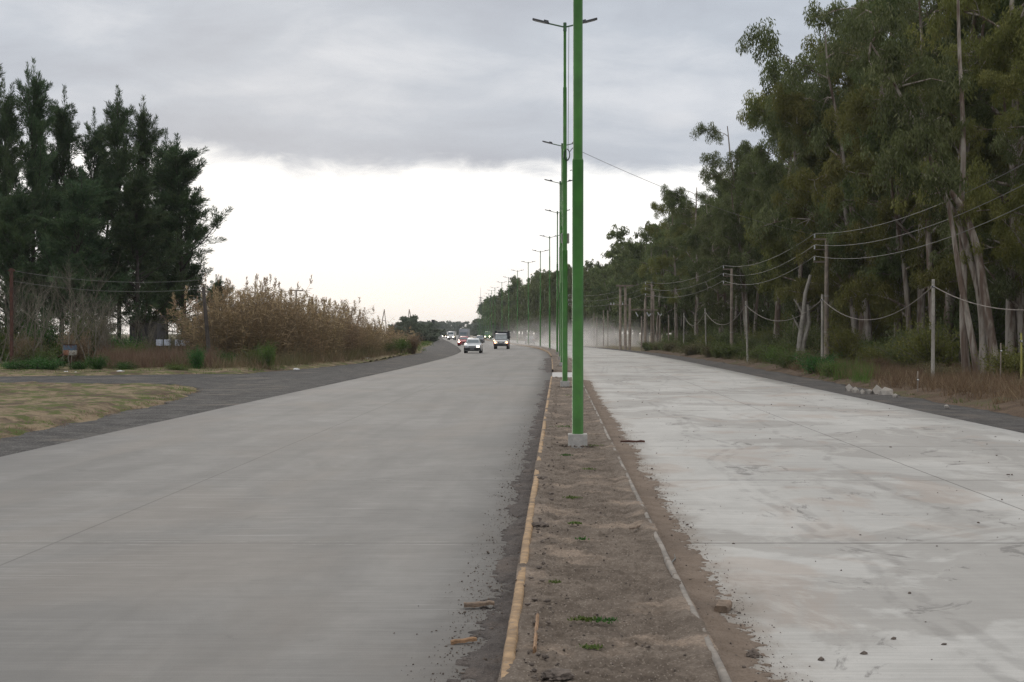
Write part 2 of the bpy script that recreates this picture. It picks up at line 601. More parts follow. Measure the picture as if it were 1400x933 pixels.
M['plank'] = plain('grey_plank', (0.20, 0.145, 0.105), 0.85, 0.3, 14.0, bump=0.5, dirt=((0.09, 0.07, 0.055), 0.6))
M['plank_orange'] = plain('split_wood', (0.30, 0.18, 0.10), 0.85, 0.3, 14.0, bump=0.5)
M['bark_dark'] = plain('casuarina_bark', (0.055, 0.045, 0.038), 0.9, 0.3, 3.0, bump=0.5)
M['twig'] = plain('bare_twigs', (0.165, 0.148, 0.115), 0.9, 0.25, 2.0)
M['rock'] = plain('pale_rubble', (0.34, 0.31, 0.275), 0.9, 0.2, 3.0, bump=0.6, dirt=((0.25, 0.2, 0.16), 0.6))
M['clod'] = plain('clod', (0.13, 0.105, 0.088), 0.95, 0.3, 20.0, bump=0.4)
M['litter'] = plain('litter', (0.68, 0.68, 0.69), 0.7, 0.1, 5.0)


def bark(name):
    m, t, b = material(name)
    tc = t.n('ShaderNodeTexCoord').outputs['Object']
    n = t.noise(t.scalev(tc, (3, 3, 0.5)), 1.0, 5, 0.6, 0.5)
    n2 = t.noise(t.scalev(tc, (9, 9, 1.2)), 1.0, 4, 0.6)
    c = t.mix(t.smooth(n, 0.40, 0.60), (0.125, 0.085, 0.062), (0.34, 0.30, 0.255))
    c = t.mix(t.math('MULTIPLY', t.smooth(n2, 0.5, 0.7), 0.5), c, (0.05, 0.037, 0.03))
    t.put(b.inputs['Base Color'], c)
    b.inputs['Roughness'].default_value = 0.9
    bp = t.n('ShaderNodeBump', {'Height': n2, 'Strength': 0.5, 'Distance': 0.05})
    t.put(b.inputs['Normal'], bp.outputs[0])
    return m


M['bark'] = bark('eucalyptus_bark')
M['euc'] = foliage('eucalyptus_leaves', (0.078, 0.100, 0.034), (0.135, 0.162, 0.060), (0.240, 0.260, 0.130), 0.38, 0.35)
M['euc_brown'] = foliage('olive_leaves', (0.125, 0.130, 0.032), (0.165, 0.172, 0.050), (0.27, 0.245, 0.080), 0.38, 0.35)
M['cas'] = foliage('casuarina_needles', (0.050, 0.088, 0.042), (0.080, 0.125, 0.056), (0.14, 0.18, 0.075), 0.15, 0.4)
M['bush'] = foliage('bush_leaves', (0.080, 0.110, 0.032), (0.12, 0.16, 0.045), (0.18, 0.20, 0.07), 0.35, 0.8)
M['nettle'] = foliage('nettle_leaves', (0.035, 0.095, 0.022), (0.055, 0.145, 0.030), (0.11, 0.21, 0.05), 0.3, 1.5)
M['grass_green'] = foliage('green_grass', (0.075, 0.125, 0.026), (0.11, 0.175, 0.036), (0.19, 0.21, 0.07), 0.3, 1.0)
M['bracken'] = foliage('bracken', (0.105, 0.062, 0.040), (0.165, 0.105, 0.068), (0.30, 0.215, 0.14), 0.3, 0.8)
M['dry'] = foliage('dry_grass', (0.165, 0.110, 0.072), (0.24, 0.168, 0.112), (0.34, 0.26, 0.18), 0.3, 0.8)
M['weed'] = foliage('olive_weeds', (0.115, 0.112, 0.050), (0.175, 0.155, 0.08), (0.27, 0.22, 0.13), 0.3, 0.8)
M['cane'] = foliage('dry_cane', (0.20, 0.140, 0.080), (0.37, 0.268, 0.155), (0.59, 0.45, 0.29), 0.4, 0.45)
M['cane_stem'] = plain('cane_stems', (0.20, 0.155, 0.10), 0.8, 0.25, 2.0)
M['hazed_leaf'] = foliage('haze_paled_leaves', (0.10, 0.12, 0.085), (0.14, 0.165, 0.115), (0.19, 0.215, 0.15), 0.25, 0.4)  # leaf colour lightened and greyed to imitate distance haze

# ------------------------------------------------------------------ road geometry


def hermite(tab):
    xs = np.array([a for a, _ in tab], float)
    ys = np.array([b for _, b in tab], float)
    d = np.gradient(ys, xs)

    def f(q):
        q = np.asarray(q, float)
        i = np.clip(np.searchsorted(xs, q) - 1, 0, len(xs) - 2)
        h = xs[i + 1] - xs[i]
        s = np.clip((q - xs[i]) / h, 0, 1)
        s2, s3 = s * s, s * s * s
        return (2 * s3 - 3 * s2 + 1) * ys[i] + (s3 - 2 * s2 + s) * h * d[i] + (-2 * s3 + 3 * s2) * ys[i + 1] + (s3 - s2) * h * d[i + 1]
    return f


mc = hermite([(-60, -1.654), (-30, -0.682), (0, .29), (40, 1.586), (70, 2.55), (96, 3.25), (119, 3.78), (150, 3.98), (176, 3.52), (204, 2.36),
              (231, .92), (260, -.62), (286, -2.05), (339, -4.8), (420, -8.0), (500, -11.4), (640, -17.6), (1000, -35), (2200, -96)])
MW = 0.59           # half width of the median
left_edge = hermite([(-60, -10.4), (-30, -9.5), (0, -8.52), (21.8, -7.85), (37, -7.3), (80, -5.75), (96, -5.33), (120, -5.0), (142, -5.15), (180, -6.7), (240, -9.9),
                     (352, -16.2), (435, -21.0), (640, -31.8), (1000, -50.5), (2200, -113)])
right_edge = hermite([(-60, 6.9), (-30, 7.87), (0, 8.82), (27, 9.7), (44, 10.2), (58.5, 10.65), (85, 11.4), (111, 11.9), (135, 12.05), (154, 11.7), (182, 10.4), (204, 9.2),
                      (231, 7.8), (286, 5.0), (339, 2.4), (420, -1.6), (500, -5.4), (640, -12.6), (1000, -31.4), (2200, -93)])
Ys = np.concatenate([np.arange(-50, 120, 1.0), np.arange(120, 400, 4.0), np.arange(400, 2200, 25.0)])


def strip(name, fl, fr, z, mat, ys=Ys, n=9, skirt=0.0, kind='structure'):
    s = np.linspace(0, 1, n)
    L, Rr = fl(ys), fr(ys)
    X = L[:, None] * (1 - s) + Rr[:, None] * s
    Y = np.repeat(ys[:, None], n, 1)
    Z = np.full_like(X, z)
    if skirt:
        X = np.concatenate([X[:, :1], X, X[:, -1:]], 1)
        Y = np.repeat(ys[:, None], n + 2, 1)
        Z = np.concatenate([Z[:, :1] - skirt, Z, Z[:, -1:] - skirt], 1)
    U = X - mc(Y)
    o = link(name, grid_mesh(name, X, Y, Z, U, Y, smooth=False), mat)
    return tag(o, kind=kind)


# ground: one sheet to the horizon, verge tones mixed by noise
def ground_mat():
    m, t, b = material('verge_ground')
    tc = t.n('ShaderNodeTexCoord').outputs['Object']
    n1 = t.noise(tc, 0.6, 7, 0.7, 0.5)
    n2 = t.noise(tc, 1.4, 7, 0.72, 0.3)
    n3 = t.noise(tc, 24.0, 4, 0.7)
    c = t.mix(t.smooth(n1, 0.42, 0.56), (0.115, 0.085, 0.062), (0.265, 0.205, 0.135))
    c = t.mix(t.math('MULTIPLY', t.smooth(n2, 0.49, 0.57), 0.85), c, (0.095, 0.120, 0.035))
    c = t.mix(t.math('MULTIPLY', t.smooth(n3, 0.45, 0.75), 0.55), c, (0.05, 0.045, 0.03))
    t.put(b.inputs['Base Color'], c)
    b.inputs['Roughness'].default_value = 0.95
    b.inputs['Specular IOR Level'].default_value = 0.1
    bp = t.n('ShaderNodeBump', {'Height': t.math('ADD', n2, t.math('MULTIPLY', n3, 0.4)), 'Strength': 0.8, 'Distance': 0.08})
    t.put(b.inputs['Normal'], bp.outputs[0])
    return m


M['ground'] = ground_mat()
M['leaf_litter'] = soil('leaf_litter', (0.085, 0.058, 0.040), (0.135, 0.095, 0.066), (0.10, 0.095, 0.045), 1.2, 1.0, 18.0, (0.22, 0.17, 0.12))
gx = np.concatenate([np.linspace(-2400, -80, 12), np.linspace(-70, 60, 66), np.linspace(70, 2400, 12)])
gy = np.concatenate([np.linspace(-300, -20, 6), np.linspace(-10, 160, 86), np.linspace(180, 2600, 24)])
GX, GY = np.meshgrid(gx, gy)
GZ = np.full_like(GX, -0.10)
link('ground', grid_mesh('ground', GX, GY, GZ), M['ground'])['kind'] = 'structure'

strip('road', left_edge, lambda y: mc(y) - MW + 0.02, 0.0, M['road_left'], skirt=0.09)['label'] = 'grey brushed concrete carriageway left of the median'
o = strip('road', lambda y: mc(y) + MW - 0.02, right_edge, 0.0, M['road_right'], skirt=0.09)
o['label'] = 'pale dusty concrete carriageway right of the median'

# left gravel shoulder: widens into the side track
shoulder_out = hermite([(-60, -12.3), (0, -10.6), (18, -9.75), (26, -9.45), (34, -9.5), (41, -9.7), (46, -10.3), (50, -11.2), (54, -13.0), (62, -13.0), (70, -12.3),
                        (75, -11.4), (84, -10.3), (92, -9.6), (117, -9.3), (132, -8.9), (180, -11.2), (238, -13.4), (352, -20.0), (640, -35.5), (1000, -54.5), (2200, -118)])
ysS = np.concatenate([np.arange(-50, 140, 0.4), np.arange(140, 400, 4.0), np.arange(400, 2200, 25.0)])


def ragged(f, amp, seed, freq=0.9):
    return lambda y: f(y) + amp * (fbm(np.asarray(y) * freq, np.asarray(y) * 0 + 3.3, seed, 4, 0.6) - 0.5)


strip('gravel_shoulder', ragged(shoulder_out, 1.0, 3, 0.9), lambda y: left_edge(y) + 0.03, -0.035, M['gravel'], ysS, 12, skirt=0.09)
strip('gravel_shoulder', lambda y: right_edge(y) - 0.03, ragged(lambda y: right_edge(y) + 1.75 + 0.55 * np.exp(-((np.asarray(y) - 95) / 40.0) ** 2), 0.7, 9), -0.035, M['gravel_right'], ysS, 10, skirt=0.09)
# side track leaving to the left
xs_t = np.concatenate([np.linspace(-260, -30, 24), np.linspace(-29.5, -10.5, 60)])
near = 52.5 - 0.10 * (xs_t + 12) * 0 + 0.9 * (fbm(xs_t * 0.5, xs_t * 0 + 1, 5) - 0.5) + 2.2 * np.clip((-xs_t - 12) / 12, 0, 1)
far = 67.5 + 1.2 * (fbm(xs_t * 0.5, xs_t * 0 + 8, 6) - 0.5) - 4.0 * np.clip((-xs_t - 14) / 10, 0, 1)
s = np.linspace(0, 1, 8)
TY = near[:, None] * (1 - s) + far[:, None] * s
TX = np.repeat(xs_t[:, None], 8, 1)
TZ = np.full_like(TX, -0.040)
TX = np.concatenate([TX[:, :1], TX, TX[:, -1:]], 1)
TY = np.concatenate([TY[:, :1], TY, TY[:, -1:]], 1)
TZ = np.concatenate([TZ[:, :1] - 0.09, TZ, TZ[:, -1:] - 0.09], 1)
link('side_track', grid_mesh('side_track', TX, TY, TZ), M['gravel'])['kind'] = 'structure'

# grass island between shoulder and side track: a low uneven mound
def verge_field(name, x0, x1, y0, y1, inside, seed, amp=0.10, base=-0.09, st=0.16, mat='ground'):
    xx = np.arange(x0, x1, st)
    yy = np.arange(y0, y1, st * 1.5)
    X, Y = np.meshgrid(xx, yy)
    d = inside(X, Y)
    Z = base + np.clip(d, 0, 1.0) * (0.06 + amp * fbm(X * 0.6, Y * 0.6, seed, 5, 0.6)) + np.clip(d * 4, 0, 1) * 0.06 * fbm(X * 3, Y * 3, seed + 1, 3)
    o = link(name, grid_mesh(name, X, Y, Z), M[mat])
    return tag(o, kind='structure')


verge_field('grass_verge', -40, -9.0, 16, 56.5, lambda X, Y: np.minimum((shoulder_out(Y) - X - 0.1) * 0.9, (54.2 + 2 * np.clip((-X - 12) / 12, 0, 1) - 2.2 - Y) * 0.8)
            + 2.0 * (fbm(X * 1.6, Y * 1.6, 4, 5, 0.65) - 0.5), 21, 0.20)
verge_field('grass_verge', -60, -9.5, 61, 130, lambda X, Y: np.minimum((shoulder_out(Y) - X - 0.2) * 0.9, (Y - 66.8 + 4.0 * np.clip((-X - 14) / 10, 0, 1)) * 0.8)
            + 1.2 * (fbm(X * 1.3, Y * 1.3, 6) - 0.5), 31, 0.15, st=0.25)
verge_field('grass_verge', 11.0, 34, 22, 150, lambda X, Y: (X - right_edge(Y) - 2.0) * 0.9 + 1.2 * (fbm(X * 1.3, Y * 1.3, 7) - 0.5), 41, 0.25, st=0.25, mat='leaf_litter')

# ---- median: kerbs, soil, spill on both sides; a paved opening at Y 57..68
def graded(y0, y1, k=0.0022, lo=0.02):
    out = [y0]
    while out[-1] < y1:
        out.append(out[-1] + max(lo, out[-1] * k))
    return np.array(out)


SEGS = [(-12.0, 57.5), (68.5, 104.0), (109.0, 900.0)]


def kerb_line(name, side, mat, y0, y1):
    ys = np.concatenate([graded(max(y0, 5.0), min(y1, 150), 0.01, 0.08)]) if y1 > 5 else np.array([])
    if y0 < 5:
        ys = np.concatenate([np.arange(y0, 5, 0.5), ys])
    if y1 > 150:
        ys = np.concatenate([ys, np.arange(152, y1, 6.0)])
    c = mc(ys) + side * (MW - (0.034 if side < 0 else 0.024))
    jit = 0.012 * (fbm(ys * 1.5, ys * 0 + side, 12, 3) - 0.5)
    hw = 0.034 if side < 0 else 0.024
    zt = 0.150 + 0.014 * (fbm(ys * 2.2, ys * 0 + 4 + side, 13, 4) - 0.5)
    prof = [(-hw, -0.02), (-hw, 1.0 - 0.12), (-hw + 0.010, 1.0), (hw - 0.010, 1.0), (hw, 1.0 - 0.12), (hw, -0.02)]
    X = np.stack([c + jit + p[0] for p in prof], 1)
    Z = np.stack([(zt if p[1] > 0 else zt * 0 - 0.02) * (p[1] if p[1] > 0 else 1) for p in prof], 1)
    Y = np.repeat(ys[:, None], len(prof), 1)
    o = link(name, grid_mesh(name, X, Y, Z, smooth=False), mat)
    return tag(o, kind='structure')


for (a, b_) in SEGS:
    kerb_line('kerb', -1, M['kerb_paint'], a, b_)['label'] = 'faded yellow kerb along the left side of the median'
    kerb_line('kerb', 1, M['kerb_grey'], a, b_)['label'] = 'thin grey kerb along the right side of the median'


def soil_bed(y0, y1, k, lo, nc):
    ys = graded(y0, y1, k, lo)
    s = np.linspace(-1, 1, nc)
    X0 = s[None, :] * (MW + 0.004)
    Y = np.repeat(ys[:, None], nc, 1)
    X = mc(Y) + X0
    n = fbm(X * 3, Y * 3, 51, 5, 0.62)
    n2 = fbm(X * 14, Y * 14, 57, 3, 0.6)
    n3 = fbm(X * 38, Y * 30, 58, 2, 0.6)
    n4 = np.abs(fbm(X * 7, Y * 7, 59, 4, 0.6) - 0.5)
    Z = 0.120 + 0.045 * (n - 0.42) + 0.050 * (n2 - 0.5) + 0.026 * (n3 - 0.5) - 0.06 * n4
    # ridge of clods along the yellow kerb, and near the right one
    Z += 0.035 * np.exp(-((X0 + 0.40) / 0.07) ** 2) * (fbm(X * 5, Y * 5, 61, 4) - 0.25) * 2
    cover = fbm(X * 3.0, Y * 1.4, 66, 5, 0.6)
    em = np.clip((np.abs(X0) - (MW - 0.20)) / 0.12, 0, 1)
    Z = Z * (1 - em) + em * (0.1365 + 0.11 * (cover - np.where(X0 < 0, 0.425, 0.345)) + 0.012 * (n2 - 0.5) - 0.012 * np.clip((np.abs(X0) - MW + 0.08) / 0.08, 0, 1))
    tp = np.clip(np.minimum(ys - y0, y1 - ys) / 0.35, 0, 1)[:, None]
    Z = Z * np.where(y0 > 0, tp, 1) - 0.01 * (1 - tp)
    return grid_mesh('median_soil', X, Y, Z)


for (a, b_, k, lo, nc) in ((5.0, 57.5, 0.0018, 0.013, 96), (68.5, 104.0, 0.004, 0.1, 24), (109.0, 900.0, 0.008, 0.5, 8)):
    tag(link('median_soil', soil_bed(a, b_, k, lo, nc), M['median_soil']), 'bare brown soil between the two kerbs of the median', kind='structure')
strip('median_opening', lambda y: mc(y) - MW + 0.03, lambda y: mc(y) + MW - 0.03, 0.004, M['white_concrete'], np.arange(56.0, 69.5, 0.5), 4)
strip('median_opening', lambda y: mc(y) - MW + 0.03, lambda y: mc(y) + MW - 0.03, 0.004, M['white_concrete'], np.arange(103.5, 110, 0.5), 4)


def spill(name, side, mat, y0, y1, w_fn, hmax, seed, k=0.0022, lo=0.018, nc=44, wide=0.75, fx=5.0, fy=2.2, rag=1.0):
    ys = graded(y0, y1, k, lo)
    s = np.linspace(0, 1, nc)
    D = np.repeat((s * wide)[None, :], len(ys), 0)
    Y = np.repeat(ys[:, None], nc, 1)
    X = mc(Y) + side * (MW - 0.01 + D)
    wv = w_fn(Y)
    n = fbm(X * fx, Y * fy, seed, 5, 0.62)
    n2 = fbm(X * 22, Y * 16, seed + 5, 3, 0.6)
    f = 1 - D / np.maximum(wv, 0.01) + rag * (n - 0.5) * 2.0 + 0.9 * (n2 - 0.5)
    Z = np.where(f > 0, 0.003 + np.minimum(f, 1.2) * hmax * (0.6 + 0.8 * n2), -0.02)
    tp = np.clip(np.minimum(ys - y0, y1 - ys) / 0.8, 0, 1)[:, None]
    Z = np.where(tp >= 1, Z, Z - 0.03 * (1 - tp))
    return tag(link(name, grid_mesh(name, X, Y, Z), mat), kind='structure')


spill('dark_debris', -1, M['debris'], 5.0, 57.5, lambda Y: 0.16 + 0.10 * vnoise(Y * 0.5, Y * 0, 3), 0.022, 71)['label'] = 'dark crumbled dirt and gravel lying along the yellow kerb'
spill('mud', 1, M['mud'], 5.0, 57.5, lambda Y: 0.23 + 0.10 * vnoise(Y * 0.4, Y * 0, 5) + 0.002 * Y, 0.025, 81, rag=0.42)['label'] = 'brown mud washed along the grey kerb onto the pale carriageway'
spill('dark_debris', -1, M['debris'], 68.0, 107.0, lambda Y: 0.35 + 0.2 * vnoise(Y * 0.5, Y * 0, 3), 0.03, 73, 0.003, 0.1, 24, 1.0)
spill('mud', 1, M['mud'], 68.0, 107.0, lambda Y: 0.3 + 0.0 * Y, 0.03, 83, 0.003, 0.1, 20, 0.9)


# ------------------------------------------------------------------ small things on and by the median
def blob_cloud(name, pts, rad, mat, g, sub=1):
    """many little lumpy stones in one stuff object"""
    bm = bmesh.new()
    bmesh.ops.create_icosphere(bm, subdivisions=sub, radius=1)
    bv = np.array([v.co[:] for v in bm.verts])
    bf = np.array([[v.index for v in f.verts] for f in bm.faces])
    bm.free()
    n = len(pts)
    nv = len(bv)
    sc = g.uniform(0.55, 1.3, (n, 1, 3)) * rad[:, None, None]
    sc[:, :, 2] *= 0.7
    jit = 1 + 0.25 * g.normal(size=(n, nv, 1)).clip(-1.5, 1.5)
    V = bv[None] * sc * jit + pts[:, None, :]
    Fc = (bf[None] + (np.arange(n) * nv)[:, None, None]).reshape(-1)
    return link(name, mesh_np(name, V.reshape(-1, 3), Fc, 3), mat)


g = np.random.default_rng(5)
P = []
Rd = []
# strewn crumbs left of kerb, right of kerb, on the soil and on the right carriageway
for n, off, spread, zb, r0, r1, y0, y1 in ((700, -MW - 0.12, 0.14, 0.012, 0.004, 0.016, 7, 40), (420, -MW - 0.30, 0.16, 0.004, 0.003, 0.010, 7, 40),
                                        (260, MW + 0.22, 0.12, 0.015, 0.004, 0.016, 7, 40), (2600, MW + 0.30, 0.10, 0.004, 0.002, 0.007, 7, 30), (2600, -MW - 0.22, 0.11, 0.004, 0.002, 0.007, 7, 30), (1200, 0.0, 0.30, 0.128, 0.003, 0.013, 7, 35),
                                        (350, -0.40, 0.06, 0.145, 0.006, 0.024, 7, 40)):
    y = y0 + (y1 - y0) * g.random(n) ** 1.6
    x = mc(y) + off + spread * g.normal(size=n)
    P.append(np.stack([x, y, np.full(n, zb)], 1))
    Rd.append(r0 + (r1 - r0) * g.random(n) ** 3)
n = 260
y = 8 + 50 * g.random(n) ** 1.3
x = mc(y) + MW + 0.5 + 7.0 * g.random(n)
P.append(np.stack([x, y, np.full(n, 0.004)], 1))
Rd.append(0.006 + 0.018 * g.random(n) ** 4)
tag(blob_cloud('gravel', np.concatenate(P), np.concatenate(Rd), M['clod'], g), kind='stuff', label='small clods and crumbs strewn over the median and kerbside')


def lump(name, loc, size, mat, seed, sub=3, rough=0.22):
    bm = bmesh.new()
    bmesh.ops.create_icosphere(bm, subdivisions=sub, radius=1)
    gg = np.random.default_rng(seed)
    ph = gg.uniform(0, 9, 3)
    for v in bm.verts:
        c = v.co
        d = 1 + rough * (math.sin(3.1 * c.x + ph[0]) * math.sin(2.7 * c.y + ph[1]) + 0.6 * math.sin(6.3 * c.z + ph[2]) * math.sin(7 * c.x)) + 0.09 * gg.normal()
        v.co = Vector((c.x * size[0], c.y * size[1], max(c.z, -0.35) * size[2])) * d
    me = bpy.data.meshes.new(name)
    bm.to_mesh(me)
    bm.free()
    o = link(name, me, mat, loc=loc)
    return o


# clods sitting beside the yellow kerb
for i, (x, y, s_, lab) in enumerate(((738, 719, 0.052, 'dark clod of earth against the yellow kerb, halfway to the nearest post'), (741, 655, 0.05, 'dark clod on the soil beside the yellow kerb just before the nearest post'),
                             (762, 925, 0.055, 'flat grey clod at the front of the median soil'))):
    p = px(x, y, z=0.14)
    o = lump('clod', (p.x, p.y, 0.145), (s_ * 1.3, s_, s_ * 0.6), M['clod'], 100 + i)
    tag(o, lab, 'clod', 'clods on the median soil')
p = px(1029, 899)
tag(lump('clod', (p.x, p.y, 0.012), (0.04, 0.035, 0.03), M['clod'], 120), 'round clod at the ragged edge of the mud on the pale carriageway', 'clod')


def board(name, p, length, width, th, rz, mat, label, cat='board', taper=0.6, seed=0, tilt=0.0):
    gg = random.Random(seed)
    mb = MB()
    secs = []
    for k in range(7):
        t_ = k / 6
        wv = width * (1 - (1 - taper) * abs(t_ - 0.35)) * (1 + gg.uniform(-0.12, 0.12)) / 2
        hv = th / 2 * (1 + gg.uniform(-0.2, 0.2))
        x_ = (t_ - 0.5) * length
        b_ = hv * 0.5
        dz_ = gg.uniform(-0.15, 0.15) * th
        secs.append([(x_, -wv, -hv + dz_), (x_, wv, -hv + dz_), (x_, wv, hv - b_ + dz_), (x_, wv - b_, hv + dz_), (x_, -wv + b_, hv + dz_), (x_, -wv, hv - b_ + dz_)])
    mb.loft(secs)
    o = mb.build(name, mat, loc=p)
    o.rotation_euler = (0, tilt, rz)
    return tag(o, label, cat)


p = px(655, 833)
board('board', (p.x, p.y, 0.035), 0.21, 0.055, 0.028, R(4), M['plank'], 'short grey brown board lying across the dark dirt left of the kerb', seed=1, tilt=R(-4))
p = px(634, 881)
board('splinter', (p.x, p.y, 0.022), 0.16, 0.032, 0.022, R(14), M['plank_orange'], 'orange brown splinter of wood nearest the camera on the left carriageway', 'wood splinter', seed=2, tilt=R(-5))
p = px(989, 835)
board('stone_slab', (p.x, p.y, 0.028), 0.20, 0.10, 0.045, R(72), M['plank'], 'flat rounded brown slab lying in the mud right of the grey kerb', 'slab', taper=0.85, seed=3)
p = px(865, 606)
board('stick', (p.x, p.y, 0.03), 0.42, 0.05, 0.035, R(0), M['rust_post'], 'dark straight stick lying on the mud by the nearest lamp post', 'stick', taper=0.9, seed=4)
p = px(733, 866, z=0.14)
board('board', (p.x, p.y, 0.138), 0.95, 0.02, 0.05, R(88), M['plank_orange'], 'thin formwork board on edge in the soil beside the yellow kerb', taper=0.9, seed=6)
p = px(868, 723, z=0.15)
board('splinter', (p.x, p.y, 0.16), 0.20, 0.022, 0.018, R(60), M['plank'], 'short dark stick on the soil near the grey kerb', 'stick', seed=7)
a0 = px(916, 783)
pts = [(a0.x, a0.y, 0.02), (a0.x + .02, a0.y + .12, 0.05), (a0.x + .06, a0.y + .30, 0.045), (a0.x + .10, a0.y + .50, 0.03), (a0.x + .105, a0.y + .6, 0.05)]
tag(link('root', tubes('root', [(pts, [0.006, 0.007, 0.006, 0.005, 0.003])], 6), M['pale_cable']), 'thin pale bent root lying in the mud by the grey kerb', 'root')


def sprig(p, seed, r, label):
    gg = np.random.default_rng(seed)
    n = int(gg.integers(45, 120))
    base = np.stack([gg.normal(0, r * 0.8, n), gg.normal(0, r * 0.5, n), np.abs(gg.normal(0, r * 0.12, n))], 1)
    d = unit(np.stack([gg.normal(size=n), gg.normal(size=n), gg.uniform(0.2, 1.1, n)], 1)) * gg.uniform(0.014, 0.034, n)[:, None]
    wv = perp(d, gg) * 0.007
    o = link('weed_sprig', leaf_quads('weed_sprig', base, d, wv, gg.random(n)), M[['nettle', 'bush', 'grass_green'][seed % 3]], loc=p)
    return tag(o, label, 'weed', 'green weeds sprouting from the median soil')


for i, (x, y, r, lab) in enumerate(((796, 738, .035, 'bright green sprig in the middle of the median soil'), (760, 797, .03, 'small green sprig right of the yellow kerb, beyond the pale patch'),
                            (800, 848, .05, 'larger green sprig near the front of the median soil, left of a pair'), (828, 850, .05, 'larger green sprig near the front of the median soil, right of a pair'),
                            (808, 886, .035, 'dull sprig closest to the camera on the median soil'), (805, 642, .07, 'green sprig on the soil just in front of the nearest lamp post'),
                            (773, 623, .06, 'green sprig against the left side of the nearest concrete footing'), (782, 681, .04, 'faint sprig between the nearest post and the kerb board'),
                            (788, 716, .04, 'faint yellow green sprig mid soil'), (768, 584, .12, 'low green patch on the soil beyond the nearest lamp post'),
                            (812, 610, .08, 'green sprig right of the nearest lamp post'), (780, 541, .15, 'green patch at the foot of the second lamp post'),
                            (770, 500, .25, 'green patch on the soil beyond the median opening'))):
    p = px(x, y, z=0.14)
    sprig((p.x, p.y, 0.135), 300 + i, r, lab)

# ------------------------------------------------------------------ lamp posts
def make_lamp():
    root = empty('lamp_post')
    MB().box((0, 0, 0.13), (0.30, 0.30, 0.32), 0.012).build('footing', M['concrete'], root)
    zs = [(0.29, 4.60, .088), (4.60, 7.65, .075), (7.65, 9.95, .060), (9.95, 12.0, .047)]
    prof = []
    for a, b_, r in zs:
        prof += [(a, r), (b_ - 0.03, r), (b_, r - 0.008)]
    prof.append((12.03, 0.03))
    lines = [([(0, 0, z) for z, r in prof], [r for z, r in prof])]
    link('pole', tubes('pole', lines, 24), M['green_paint'], root)
    mb = MB()
    mb.cyl((0, 0, 11.78), (0, 0, 12.06), 0.06, 0.055)
    mb.build('pole_cap', M['green_arm'], root, smooth=True)
    for sgn in (-1, 1):
        link('arm', tubes('arm', [([(0.03 * sgn, 0, 11.92), (0.55 * sgn, 0, 12.04)], [0.026, 0.024])], 8), M['green_arm'], root)
        mb = MB()
        a = math.atan2(0.13, 0.52) * -sgn
        mb.box((0.79 * sgn, 0, 12.115), (0.56, 0.20, 0.05), 0.014, rot=(0, a, 0))
        mb.box((0.62 * sgn, 0, 12.10), (0.16, 0.09, 0.10), 0.012, rot=(0, a, 0))
        lum = mb.build('luminaire', M['lamp_grey'], root)
        MB().box((0.82 * sgn, 0, 12.091), (0.36, 0.15, 0.012), 0.003, rot=(0, a, 0)).build('lens', M['lamp_glass'], lum)
    return root


lamp_spots = [(22.3, 1.03), (46.8, None), (76.5, None), (95.5, None), (119, None), (150, None), (176.5, None), (204, None), (232, None), (260, None), (285, None), (319, None), (340, None)]
yy = 367
while yy < 530:
    lamp_spots.append((yy, None))
    yy += 27
order = ['nearest green lamp post, its top out of the picture', 'second green lamp post with a cable coil and a grey box', 'third green lamp post, just behind the second', 'fourth green lamp post counted from the camera',
         'fifth green lamp post counted from the camera', 'sixth green lamp post, first to stand clear left of the others', 'seventh green lamp post counted from the camera', 'eighth green lamp post counted from the camera',
         'ninth green lamp post, right of the truck with the frame', 'tenth green lamp post, directly behind the truck with the frame', 'eleventh green lamp post, left of the one behind the truck']
proto = make_lamp()
for i, (Yp, Xp) in enumerate(lamp_spots):
    o = proto if i == 0 else copy_tree(proto)
    o.location = (float(mc(Yp)) if Xp is None else Xp, Yp, 0.03)
    if i == 1:
        o.location.x = 1.74
    if i == 2:
        o.location.x = 2.69
    o.rotation_euler = (random.uniform(-.003, .003), random.uniform(-.003, .003), math.atan2(-(float(mc(Yp + 3)) - float(mc(Yp - 3))), 6))
    tag(o, order[i] if i < len(order) else 'thin green lamp post among the farthest ones of the median row', 'lamp post', 'green lamp posts along the median')
lamps2 = Vector((1.74, 46.8, 0))
for i, (Yp, Xp) in enumerate(lamp_spots[:3]):
    xx_ = (1.03, 1.74, 2.69)[i]
    gg = np.random.default_rng(500 + i)
    a_ = gg.uniform(0, 6.28, 90)
    rr_ = gg.uniform(0.15, 0.27, 90)
    pts_ = np.stack([xx_ + rr_ * np.cos(a_), Yp + rr_ * np.sin(a_), np.full(90, 0.135)], 1)
    tag(blob_cloud('loose_earth', pts_, gg.uniform(0.008, 0.028, 90), M['median_soil'], gg), kind='stuff', label='crumbled earth round the foot of a lamp post')
# things hanging on the second lamp post
mb = MB()
mb.box((0, 0, 0), (0.27, 0.16, 0.33), 0.015)
bx = mb.build('junction_box', M['concrete'], None, loc=(lamps2.x + 0.015, lamps2.y + 0.155, 5.02))
MB().box((0, -0.0825, 0), (0.21, 0.012, 0.27), 0.004).build('cover', M['kerb_grey'], bx)
tag(bx, 'small grey junction box strapped behind the second lamp post', 'junction box')
coil = []
for k in range(4):
    th = np.linspace(0, 2 * math.pi, 25)
    coil.append((np.stack([0.085 * np.cos(th) * (1 + .06 * k), 0.02 * k + 0.01 * np.sin(3 * th), 0.17 * np.sin(th) * (1 + .05 * k)], 1), np.full(25, 0.011)))
coil.append((np.array([(0.10, 0, 0.1), (0.19, 0, 0.22), (0.27, 0, 0.24), (0.30, 0, 0.12), (0.27, 0, -0.05), (0.22, 0, -0.35), (0.20, 0, -0.50), (0.10, 0, -0.52)]), np.full(8, 0.014)))
